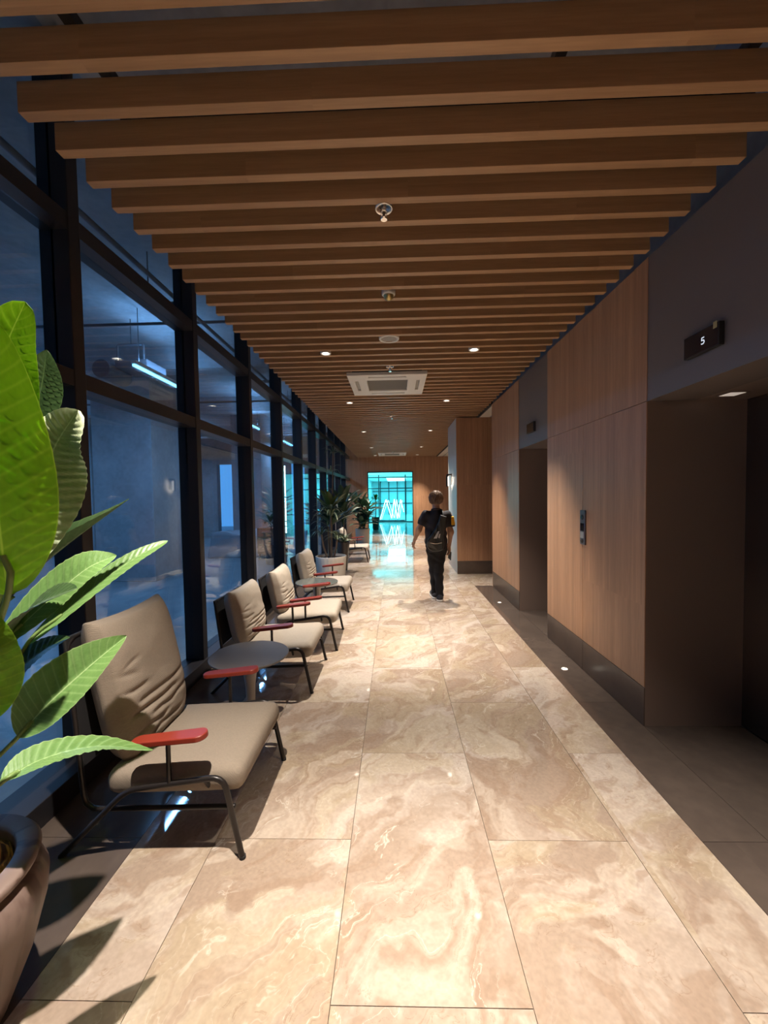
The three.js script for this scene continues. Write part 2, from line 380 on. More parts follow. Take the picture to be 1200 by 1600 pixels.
for (const x of px) mesh('frame_post', bx(x - 0.03, x + 0.03, 0, 2.72, pz - 0.04, pz + 0.04), M.steel, part);
for (const y of [0.03, 1.95, 2.58]) for (let i = 0; i < 3; i++) mesh('frame_rail', bx(px[i] + 0.03, px[i + 1] - 0.03, y - 0.03, y + 0.03, pz - 0.03, pz + 0.03), M.steel, part);
for (let i = 0; i < 3; i++) for (const [y0, y1] of [[0.06, 1.92], [1.98, 2.55]]) mesh('glass_pane', bx(px[i] + 0.03, px[i + 1] - 0.03, y0, y1, pz - 0.006, pz + 0.006), M.glass, part);
// side glazing bars of the passage
for (const d of [16.6, 18.2, 19.8, 21.6]) mesh('side_bar', bx(-1.86, -1.80, 0, 2.72, -d - 0.03, -d + 0.03), M.steel, part);
mesh('side_rail', bx(-1.86, -1.80, 1.92, 1.98, -23.4, -15.6), M.steel, part);
{
  const t = thing('neon_sign', 'pale zigzag neon line glowing behind the glass partition', 'neon sign', [0, 0, -23.75]);
  const Z = [[-0.88, 0.16], [-0.53, 1.33], [-0.21, 0.19], [-0.045, 1.36], [0.12, 0.18], [0.32, 1.32], [0.50, 0.58]];
  const Z2 = [[-0.80, 0.16], [-0.40, 1.30], [-0.05, 0.19], [0.10, 1.34], [0.24, 0.18], [0.42, 1.25]];
  mesh('neon_tube', bent(Z.map(p => [p[0], p[1], 0]), 0.022, 0.01, 8), glow([0.80, 1.0, 0.75], 3.0), t);
  mesh('neon_tube', bent(Z2.map(p => [p[0], p[1], -0.08]), 0.016, 0.01, 8), glow([0.6, 1.0, 0.95], 2.0), t);
  mesh('base_bar', bx(-0.95, 0.55, 0.0, 0.12, -0.12, 0.04, { r: 0.005 }), M.steel, t);
}
for (const [d0, d1, w, label] of [[26, 32, 1.3, 'large glowing panel on the ceiling of the cyan room']]) {
  const c = -(d0 + d1) / 2;
  const t = thing('ceiling_panel', label, 'lamp', [0.1, 2.66, c], 0, 'glowing ceiling panels');
  mesh('frame', bx(-w / 2 - 0.03, w / 2 + 0.03, 0.01, 0.06, -(d1 - d0) / 2 - 0.03, (d1 - d0) / 2 + 0.03, { r: 0.004 }), M.white, t);
  mesh('diffuser', bx(-w / 2, w / 2, 0, 0.012, -(d1 - d0) / 2, (d1 - d0) / 2), glow([0.55, 1.0, 1.0], 2.2), t);
  rectLight(CYAN, CYAN_NITS * 1.6, w, d1 - d0, [0.1, 2.645, c], [0.1, 0, c - 0.0001], 'cyan_light');
}

{
  const t = thing('light_column', 'tall glowing white wall panel beside the glass partition', 'lamp', [-1.80, 0, -22.2]);
  mesh('frame', bx(-0.05, 0.0, 0.10, 2.50, -0.62, 0.62, { r: 0.004 }), M.white, t);
  mesh('diffuser', bx(0, 0.012, 0.14, 2.46, -0.58, 0.58), glow([0.55, 0.95, 1.0], 1.3), t);
  rectLight(CYAN, CYAN_NITS * 1.3, 1.16, 2.3, [-1.775, 1.3, -22.2], [0, 1.3, -22.2], 'column_light');
}
// ---------------------------------------------------------------- ceiling fittings
function downlight(x, d, label, k = 1) {
  d = 1.4925 + 0.17 * Math.round((d - 1.4925) / 0.17);        // between two slats
  const t = thing('downlight', label, 'downlight', [x, CEIL, -d], 0, 'downlights in the slatted ceiling');
  mesh('trim_ring', lathe([[0.036, 0.03], [0.036, -0.002], [0.05, -0.006], [0.055, 0.0], [0.052, 0.03], [0.036, 0.03]], 32), M.white, t);
  mesh('lens', cyl(0.036, 0.036, 0.008, 0, 0.012, 0, 24), glow([1.0, 0.90, 0.76], 14), t);
  mesh('can', cyl(0.052, 0.045, 0.09, 0, 0.03, 0, 24), M.black, t);
  const s = new THREE.SpotLight(lin(...WARM), SPOT_CD * k, 0, 0.62, 1.0, 2);
  s.position.set(x, CEIL - 0.012, -d); s.target.position.set(x, 0, -d); s.castShadow = true; s.shadow.radius = 0.9; s.name = 'downlight_beam';
  scene.add(s, s.target);
}
for (const [d, where] of [[-2.0, 'behind the leafy plant'], [1.12, 'above the leafy plant'], [4.16, 'level with the ceiling speaker'], [6.34, 'just past the first cassette'], [9.38, 'halfway between both cassettes'], [12.32, 'just before the far cassette'], [14.75, 'close to the end wall']])
  for (const [x, side] of [[-0.685, 'glazing'], [0.82, 'lift']]) downlight(x, d, `small round downlight among slats on the ${side} side, ${where}`);

function sprinkler(d, label) {
  const t = thing('sprinkler', label, 'sprinkler', [-0.035, CEIL, -d], 0, 'sprinklers along the ceiling centre');
  mesh('escutcheon', lathe([[0.012, 0.05], [0.014, 0.004], [0.042, -0.006], [0.045, 0.0], [0.045, 0.008], [0.036, 0.01], [0.03, 0.05]], 28), M.chrome, t);
  mesh('nozzle', mergeGeometries([cyl(0.012, 0.012, 0.05, 0, -0.02, 0, 14), cyl(0.006, 0.010, 0.02, 0, -0.04, 0, 12)]), M.chrome, t);
  mesh('yoke', mergeGeometries([-1, 1].map(s => bent([[s * 0.011, -0.02, 0], [s * 0.016, -0.035, 0], [s * 0.004, -0.052, 0]], 0.0022, 0.006, 6))), M.chrome, t);
  mesh('deflector', cyl(0.016, 0.018, 0.003, 0, -0.056, 0, 18), M.chrome, t);
}
sprinkler(2.14, 'chrome sprinkler head before the brass detector');
sprinkler(4.69, 'chrome sprinkler head between ceiling speaker and cassette');
sprinkler(7.55, 'chrome sprinkler head midway between both ceiling cassettes');
sprinkler(13.6, 'chrome sprinkler head beside the cassette near the end wall');
{
  const t = thing('heat_detector', 'small brass dome detector between sprinkler and ceiling speaker', 'detector', [-0.025, CEIL, -3.03]);
  mesh('base_ring', lathe([[0.0, 0.03], [0.05, 0.03], [0.05, 0.0], [0.04, -0.008], [0.0, -0.008]], 32), M.acWhite, t);
  mesh('dome', lathe([[0.038, -0.008], [0.034, -0.028], [0.018, -0.04], [0.0, -0.043]], 28), M.brass, t);
}
{
  const t = thing('ceiling_speaker', 'round white ceiling speaker with a grey mesh', 'speaker', [-0.033, CEIL, -3.87]);
  mesh('rim', lathe([[0.072, 0.02], [0.072, -0.004], [0.09, -0.006], [0.095, 0.0], [0.095, 0.02], [0.072, 0.02]], 40), M.acWhite, t);
  mesh('mesh_grille', lathe([[0.0, 0.0], [0.05, -0.002], [0.073, 0.004]], 40), M.acGrille, t);
  mesh('can', cyl(0.075, 0.07, 0.09, 0, 0.02, 0, 28), M.black, t);
}
function cassette(d, label) {
  const t = thing('air_conditioner', label, 'air conditioner', [-0.075, CEIL, -d], 0, 'ceiling cassettes');
  const W = 0.475;
  const sh = new THREE.Shape([[-W, -W], [W, -W], [W, W], [-W, W]].map(p => new THREE.Vector2(...p)));
  const hole = (x0, x1, y0, y1) => sh.holes.push(new THREE.Path([[x0, y0], [x0, y1], [x1, y1], [x1, y0]].map(p => new THREE.Vector2(...p))));
  hole(-0.235, 0.235, 0.36, 0.41); hole(-0.235, 0.235, -0.41, -0.36); hole(-0.41, -0.36, -0.235, 0.235); hole(0.36, 0.41, -0.235, 0.235); hole(-0.26, 0.26, -0.26, 0.26);
  const g = new THREE.ExtrudeGeometry(sh, { depth: 0.03, bevelEnabled: true, bevelSize: 0.006, bevelThickness: 0.006, bevelSegments: 2 });
  g.rotateX(Math.PI / 2); g.translate(0, 0.012, 0);
  mesh('panel', g, M.acWhite, t);
  mesh('body', bx(-0.42, 0.42, 0.02, 0.11, -0.42, 0.42), M.dark, t);
  for (const [x, z, ry] of [[0, -0.385, 0], [0, 0.385, 0], [-0.385, 0, 1], [0.385, 0, 1]]) {
    const f = mesh('louver', new RoundedBoxGeometry(0.45, 0.006, 0.036, 1, 0.002), M.acGrille, t); f.position.set(x, -0.004, z); f.rotation.y = ry * Math.PI / 2; f.rotation.x = ry ? 0 : 0.35;
  }
  const grille = mesh('grille', bx(-0.25, 0.25, -0.004, 0.006, -0.25, 0.25), M.acGrille, t);
  const bars = []; for (let i = -11; i <= 11; i++) bars.push(bx(-0.25, 0.25, -0.012, -0.003, i * 0.021 - 0.003, i * 0.021 + 0.003));
  mesh('grille_bars', mergeGeometries(bars), M.acGrille, grille);
}
cassette(AC_D[0], 'square white ceiling cassette air conditioner beside a chrome sprinkler');
cassette(AC_D[1], 'white ceiling cassette air conditioner near the end wall opening');

// ---------------------------------------------------------------- lift displays, call plate, wall lamp, floor lights
function digitCanvas(text, color) {
  const c = document.createElement('canvas'); c.width = 256; c.height = 128; const x = c.getContext('2d');
  x.fillStyle = '#050406'; x.fillRect(0, 0, 256, 128);
  if (text) { x.fillStyle = color; x.font = 'bold 58px monospace'; x.textAlign = 'center'; x.textBaseline = 'middle'; x.fillText(text, 148, 66); }
  const t = new THREE.CanvasTexture(c); t.colorSpace = THREE.SRGBColorSpace; return t;
}
function display(d, text, label) {
  const t = thing('floor_display', label, 'display', [XR, 2.27, -d], -Math.PI / 2);
  mesh('case', bx(-0.12, 0.12, -0.056, 0.056, -0.006, 0.022, { r: 0.003 }), M.black, t);
  const g = new THREE.PlaneGeometry(0.228, 0.104); g.translate(0, 0, 0.0228);
  const tx = digitCanvas(text, '#e8f0ff');
  mesh('screen', g, new THREE.MeshStandardMaterial({ color: lin(0.01, 0.01, 0.012), roughness: 0.12, emissive: lin(1, 1, 1), emissiveMap: tx, emissiveIntensity: text ? 0.9 : 0.15 }), t);
  if (text) mesh('sticker', bx(0.085, 0.108, 0.03, 0.062, 0.0225, 0.024), mat([0.45, 0.36, 0.16], 0.5), t).userData.label = 'small yellow sticker';
}
display(2.152, '5', 'black floor display with the lit number five above lift');
display(4.78, '', 'small dark floor display above the recessed second lift');
{
  const t = thing('call_plate', 'slim dark metal lift call plate on the timber seam', 'call plate', [XR, 1.222, -3.48], -Math.PI / 2);
  mesh('plate', bx(-0.045, 0.045, -0.145, 0.145, 0, 0.012, { r: 0.004 }), mat([0.16, 0.15, 0.17], 0.3, 0.7), t);
  mesh('screen', bx(-0.032, 0.032, -0.03, 0.035, 0.0115, 0.0145, { r: 0.001 }), mat([0.01, 0.01, 0.012], 0.1), t);
  mesh('card_reader', bx(-0.032, 0.032, -0.09, -0.038, 0.0115, 0.0145, { r: 0.001 }), mat([0.40, 0.36, 0.34], 0.4, 0.4), t);
  for (const [y, r] of [[0.085, 0.018], [-0.115, 0.014]]) { const g = new THREE.CylinderGeometry(r, r, 0.008, 24); g.rotateX(Math.PI / 2); g.translate(0, y, 0.014); const b = mesh('button', g, M.chrome, t); const q = new THREE.TorusGeometry(r + 0.003, 0.0015, 8, 24); q.translate(0, y, 0.013); mesh('button_ring', q, M.black, b); }
}
{
  const t = thing('wall_lamp', 'black bracket wall lamp on the pale side of the pillar', 'lamp', [1.172, 1.82, -8.45]);
  mesh('back_plate', bx(-0.012, 0, -0.10, 0.13, -0.05, 0.05, { r: 0.003 }), M.black, t);
  mesh('bracket', bent([[0, 0.11, 0], [-0.10, 0.11, 0], [-0.10, -0.12, 0]], 0.018, 0.03, 10), M.black, t);
  mesh('light_bar', bx(-0.082, -0.066, -0.12, 0.07, -0.02, 0.02, { r: 0.004 }), glow([1.0, 0.93, 0.80], 2), t);
  rectLight([1, 0.85, 0.66], 60, 0.04, 0.18, [1.172 - 0.062, 1.795, -8.45], [1.4, 1.795, -8.45], 'wall_lamp_light');
}
for (const [d, k, label] of [[3.506, 1, 'small round light sunk in dark floor border below call plate'], [5.70, 0.4, 'small round light sunk in dark floor border past second lift']]) {
  const t = thing('floor_light', label, 'floor light', [1.438, 0, -d]);
  mesh('bezel', lathe([[0.024, 0.0], [0.030, 0.003], [0.034, 0.0]], 24), M.chrome, t);
  mesh('lens', cyl(0.025, 0.024, 0.002, 0, 0, 0, 20), glow([1.0, 0.9, 0.7], 3 * k), t);
  const s = new THREE.SpotLight(lin(1, 0.72, 0.45), 0.5 * k, 0, 0.5, 1, 2); s.position.set(1.438, 0.006, -d); s.target.position.set(1.52, 2, -d); s.castShadow = true; s.name = 'floor_light_beam'; scene.add(s, s.target);
}
{
  const t = thing('portal_light', 'small pale square light in soffit of lift showing number five', 'lamp', [1.99, OPEN_H, -2.48]);
  mesh('lens', bx(-0.045, 0.045, -0.004, 0.004, -0.045, 0.045, { r: 0.002 }), glow([1, 0.85, 0.72], 0.35), t);
  mesh('bezel', mergeGeometries([bx(-0.055, 0.055, -0.003, 0, -0.055, -0.045), bx(-0.055, 0.055, -0.003, 0, 0.045, 0.055), bx(-0.055, -0.045, -0.003, 0, -0.055, 0.055), bx(0.045, 0.055, -0.003, 0, -0.055, 0.055)]), M.bronze, t);
}

// ---------------------------------------------------------------- lounge chairs
// pillow: x = thickness, y = height, z = width
const creases = [[-0.30, -1.0, 0.75, 0.013, 0.06], [-0.44, -0.7, 1.0, 0.015, 0.05], [-0.58, -1.05, 0.5, 0.012, 0.08], [-0.70, -0.3, 1.05, 0.013, 0.04], [-0.12, 0.1, 1.05, 0.010, 0.10], [0.10, 0.35, 1.05, 0.007, 0.12], [-0.83, -0.8, 0.8, 0.012, 0.02], [0.35, 0.2, 0.9, 0.006, -0.15]];
function pillow(h, w, t, { wr = 1, edge = 0.5, s = 1 } = {}) {
  const g = mergeVertices(new THREE.BoxGeometry(1, 1, 1, 6, 84, 44).deleteAttribute('uv').deleteAttribute('normal'));
  const p = g.attributes.position;
  for (let i = 0; i < p.count; i++) {
    let x = p.getX(i) * 2, y = p.getY(i) * 2, z = p.getZ(i) * 2;
    const prof = Math.pow(Math.max(0, 1 - Math.pow(Math.abs(y), 6)), 0.5) * Math.pow(Math.max(0, 1 - Math.pow(Math.abs(z), 7)), 0.5);
    const full = 0.28 + 0.72 * prof * (1 - 0.10 * y * y);
    const cy = 1 - 0.05 * (1 - z * z) * (y > 0 ? 1 : 0.2), cz = 1 - 0.24 * Math.pow(Math.max(0, -y), 5) - 0.05 * Math.pow(Math.max(0, y), 6);
    let X = x * t / 2 * full, Y = y * h / 2 * cy * (1 - 0.03 * x * x), Z = z * w / 2 * cz * (1 - 0.03 * x * x);
    if (x > 0.2) {                                              // creases pressed into the front
      let cr = 0;
      for (const [yc, z0, z1, dep, bow] of creases) cr += dep * Math.exp(-Math.pow((y - yc - bow * z * z - 0.05 * (noise(z * 3 + yc * 9, s) - 0.5)) / 0.035, 2)) * sstep(z0, z0 + 0.35, z) * (1 - sstep(z1 - 0.35, z1, z));
      X += wr * x * (0.012 * (fbm(y * 2.6 + s, z * 1.8, 2) - 0.5) - cr);
    }
    p.setXYZ(i, X, Y, Z);
  }
  const uv = new Float32Array(p.count * 2); for (let i = 0; i < p.count; i++) { uv[2 * i] = p.getZ(i) + p.getX(i); uv[2 * i + 1] = p.getY(i); }
  g.setAttribute('uv', new THREE.BufferAttribute(uv, 2)); g.computeVertexNormals();
  return g;
}
function seatGeo() {
  const g = new RoundedBoxGeometry(0.60, 0.115, 0.60, 6, 0.045);
  const m = mergeVertices(g.deleteAttribute('uv').deleteAttribute('normal'));
  const sub = new THREE.BoxGeometry(0.60, 0.115, 0.60, 24, 8, 24).deleteAttribute('uv').deleteAttribute('normal');
  const q = mergeVertices(sub), p = q.attributes.position; m.dispose();
  const R = 0.048, hx = 0.30, hy = 0.0575, hz = 0.30;
  for (let i = 0; i < p.count; i++) {
    const v = V(p.getX(i), p.getY(i), p.getZ(i)), c = V(Math.max(-hx + R, Math.min(hx - R, v.x)), Math.max(-hy + R, Math.min(hy - R, v.y)), Math.max(-hz + R, Math.min(hz - R, v.z)));
    const d = v.clone().sub(c); if (d.length() > 1e-6) v.copy(c).addScaledVector(d.normalize(), R);
    v.y += 0.012 * (1 - Math.pow(v.x / hx, 2)) * (1 - Math.pow(v.z / hz, 2)) * (v.y > 0 ? 1 : 0) + 0.004 * (fbm(v.x * 8 + 3, v.z * 8, 2) - 0.5);
    p.setXYZ(i, v.x, v.y, v.z);
  }
  const uv = new Float32Array(p.count * 2); for (let i = 0; i < p.count; i++) { uv[2 * i] = p.getX(i) + p.getY(i); uv[2 * i + 1] = p.getZ(i); }
  q.setAttribute('uv', new THREE.BufferAttribute(uv, 2)); q.computeVertexNormals();
  return q;
}
const seatG = seatGeo();
const armG = (() => {
  const s = new THREE.Shape(), L = 0.155, W = 0.034;
  s.moveTo(-L + 0.03, -W * 0.8); s.lineTo(L - W, -W); s.absarc(L - W, 0, W, -Math.PI / 2, Math.PI / 2); s.lineTo(-L + 0.03, W * 0.8); s.quadraticCurveTo(-L, W * 0.7, -L, 0); s.quadraticCurveTo(-L, -W * 0.7, -L + 0.03, -W * 0.8);
  const g = new THREE.ExtrudeGeometry(s, { depth: 0.014, bevelEnabled: true, bevelSize: 0.005, bevelThickness: 0.005, bevelSegments: 3, curveSegments: 12 });
  g.rotateX(-Math.PI / 2); return g;
})();
function makeChair(label, top, fab) {
  const t = thing('lounge_chair', label, 'chair');
  const hw = 0.32, r = 0.0125;
  for (const s of [-1, 1]) {
    mesh('side_frame', bent([[0.385, 0, s * hw], [0.315, 0.352, s * hw], [-0.10, 0.292, s * hw], [-0.395, 0.0, s * hw]], r, 0.06, 10), M.chairSteel, t);
    mesh('arm_post', bent([[0.085, 0.315, s * hw], [0.085, 0.512, s * hw]], 0.010, 0.01, 8), M.chairSteel, t);
    const a = mesh('armrest', armG, M.redWood, t); a.position.set(0.095, 0.508, s * hw); a.rotation.z = 0.11; a.userData.label = 'glossy red lacquered armrest';
    const f = mesh('foot_cap', cyl(0.014, 0.014, 0.012, 0.386, 0, s * hw, 12), M.black, t); f.userData.label = 'black rubber foot';
  }
  // lower rail turning up into the back hoop, one tube
  mesh('back_hoop', bent([[0.345, 0.205, hw - 0.025], [-0.30, 0.188, hw - 0.025], [-0.375, top - 0.07, hw - 0.05], [-0.375, top - 0.07, -hw + 0.05], [-0.30, 0.188, -hw + 0.025], [0.345, 0.205, -hw + 0.025]], 0.011, 0.06, 10), M.chairSteel, t);
  mesh('cross_bar', bent([[0.24, 0.335, -hw], [0.24, 0.262, -hw + 0.05], [0.24, 0.262, hw - 0.05], [0.24, 0.335, hw]], 0.010, 0.03, 8), M.chairSteel, t);
  mesh('cross_bar', bent([[-0.16, 0.235, -hw], [-0.16, 0.235, hw]], 0.010, 0.01, 8), M.chairSteel, t);
  const seat = mesh('seat_cushion', seatG, fab, t); seat.position.set(0.085, 0.306, 0); seat.rotation.z = 0.035;
  const bh = (top - 0.335) / 0.98;
  const b = mesh('back_cushion', pillow(bh, 0.55, 0.16, { s: top * 10 }), fab, t); b.position.set(-0.225, 0.335 + bh / 2 * 0.985, 0); b.rotation.z = 0.20;
  const y0 = 0.36, y1 = top - 0.06, hx = y => -0.30 - 0.075 * (y - 0.188) / (top - 0.258);
  const pn = mesh('back_panel', new RoundedBoxGeometry(0.016, (y1 - y0) * 1.01, 0.565, 3, 0.007), M.black, t); pn.position.set(hx((y0 + y1) / 2), (y0 + y1) / 2, 0); pn.rotation.z = Math.atan(0.075 / (top - 0.258));
  return t;
}
const CHX = -1.05;
const chair1 = makeChair('taupe lounge chair with taller back cushion beside large leafy plant', 0.985, M.darker);
chair1.position.set(CHX, 0, -1.965);
const chairA = makeChair('beige low lounge chair right behind the dark round side table', 0.775, M.fabric);
chairA.position.set(CHX, 0, -3.405);
copy(chairA, [CHX + 0.06, 0, -4.26], 0.03, 'beige low lounge chair between another beige chair and the grey-topped side table');
copy(chairA, [CHX + 0.035, 0, -5.60], 0, 'beige low lounge chair in front of the cream ribbed planter');
copy(chairA, [CHX + 0.03, 0, -9.60], 0, 'beige low lounge chair beside the dark tall vase');

// ---------------------------------------------------------------- round side tables
function sideTable(x, y, d, label, m) {
  const t = thing('side_table', label, 'side table', [x, 0, -d], 0, 'round side tables');
  mesh('table_top', lathe([[0, y - 0.022], [0.235, y - 0.022], [0.253, y - 0.012], [0.256, y - 0.004], [0.252, y], [0, y]], 64), m, t);
  mesh('stem', lathe([[0.0, y - 0.022], [0.07, y - 0.024], [0.05, y - 0.06], [0.032, y * 0.55], [0.026, 0.05], [0.03, 0.022]], 32), M.tableLeg, t);
  mesh('foot_plate', lathe([[0, 0.024], [0.03, 0.024], [0.155, 0.012], [0.165, 0.006], [0.165, 0], [0, 0]], 48), M.tableLeg, t);
}
sideTable(-0.985, 0.475, 2.66, 'round dark side table on conical stem behind the taupe chair', M.tableTop);
sideTable(-0.965, 0.49, 4.90, 'round grey side table in front of cream planter and chair', new THREE.MeshPhysicalMaterial({ color: lin(0.13, 0.14, 0.125), roughness: 0.16 }));

// ---------------------------------------------------------------- plants
// leaf blade on a spine; side = half width; fold = V angle; ribs = vein relief
function leafGeo(spine, half, normal, { fold = 0.25, ribs = 0.004, nL = 40, nW = 14, wave = 0.02, veins = 16, droop = 0, blunt = 0.8 } = {}) {
  const c = new THREE.CatmullRomCurve3(spine.map(p => V(...p))), pos = [], uv = [], idx = [], N = V(...normal).normalize();
  for (let i = 0; i <= nL; i++) {
    const u = i / nL, P = c.getPoint(u), T = c.getTangent(u), S = T.clone().cross(N).normalize(), Nn = S.clone().cross(T).normalize();
    const w = half * Math.pow(Math.sin(Math.PI * Math.pow(u, 0.85)), blunt) * (u < 0.98 ? 1 : 0.6) + 0.0012;
    for (let j = 0; j <= nW; j++) {
      const s = j / nW * 2 - 1, a = Math.abs(s);
      const rib = ribs * Math.sin((u * veins - a * 1.6) * Math.PI * 2) * Math.min(1, a * 4) * (1 - a * 0.5) * Math.sin(Math.PI * u);
      const h = fold * a * w + rib + wave * half * Math.sin(u * 9 + s * 1.3) * a * a - droop * a * a * w;
      const Q = P.clone().addScaledVector(S, s * w).addScaledVector(Nn, h);
      pos.push(Q.x, Q.y, Q.z); uv.push(s * 0.5 + 0.5, u);
    }
  }
  for (let i = 0; i < nL; i++) for (let j = 0; j < nW; j++) { const a = i * (nW + 1) + j, b = a + nW + 1; idx.push(a, b, a + 1, b, b + 1, a + 1); }
  const g = new THREE.BufferGeometry(); g.setAttribute('position', new THREE.Float32BufferAttribute(pos, 3)); g.setAttribute('uv', new THREE.Float32BufferAttribute(uv, 2)); g.setIndex(idx); g.computeVertexNormals();
  return g;
}
const leafMap = (a, b, rib, veins) => tex(256, 512, (u, v) => {
  const s = Math.abs(u * 2 - 1), vein = Math.pow(0.5 + 0.5 * Math.cos((v * veins - s * 1.6) * Math.PI * 2), 10);
  let c = mix(a, b, 0.7 * fbm(u * 6, v * 10, 4) + 0.3 * noise(u * 40, v * 60));
  c = mix(c, rib, 0.35 * vein); c = mix(c, rib, 1 - sstep(0.012, 0.035, s)); return mix(c, rib, 0.8 * sstep(0.965, 0.985, s));
});
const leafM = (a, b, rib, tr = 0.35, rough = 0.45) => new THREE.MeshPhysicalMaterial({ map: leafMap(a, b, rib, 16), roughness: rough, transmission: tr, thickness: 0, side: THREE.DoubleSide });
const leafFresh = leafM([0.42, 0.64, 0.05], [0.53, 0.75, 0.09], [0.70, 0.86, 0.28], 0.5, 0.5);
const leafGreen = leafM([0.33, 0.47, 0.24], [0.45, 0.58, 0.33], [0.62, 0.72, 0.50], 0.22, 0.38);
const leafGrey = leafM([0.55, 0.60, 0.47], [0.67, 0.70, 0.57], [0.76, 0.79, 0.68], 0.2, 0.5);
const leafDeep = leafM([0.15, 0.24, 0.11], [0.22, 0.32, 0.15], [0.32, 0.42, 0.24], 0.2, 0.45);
const stemM = mat([0.14, 0.22, 0.06], 0.5);
const soilMap = tex(128, 128, (u, v) => { const k = fbm(u * 24, v * 24, 3); return mix([0.30, 0.17, 0.07], [0.86, 0.62, 0.28], sstep(0.3, 0.7, k)); });
const clayMap = tex(512, 512, (u, v) => { const k = fbm(u * 14, v * 8, 5), d = fbm(u * 30, v * 5, 4); return mix(mix([0.42, 0.35, 0.32], [0.55, 0.475, 0.44], k), [0.30, 0.225, 0.20], 0.6 * sstep(0.56, 0.7, d)); });
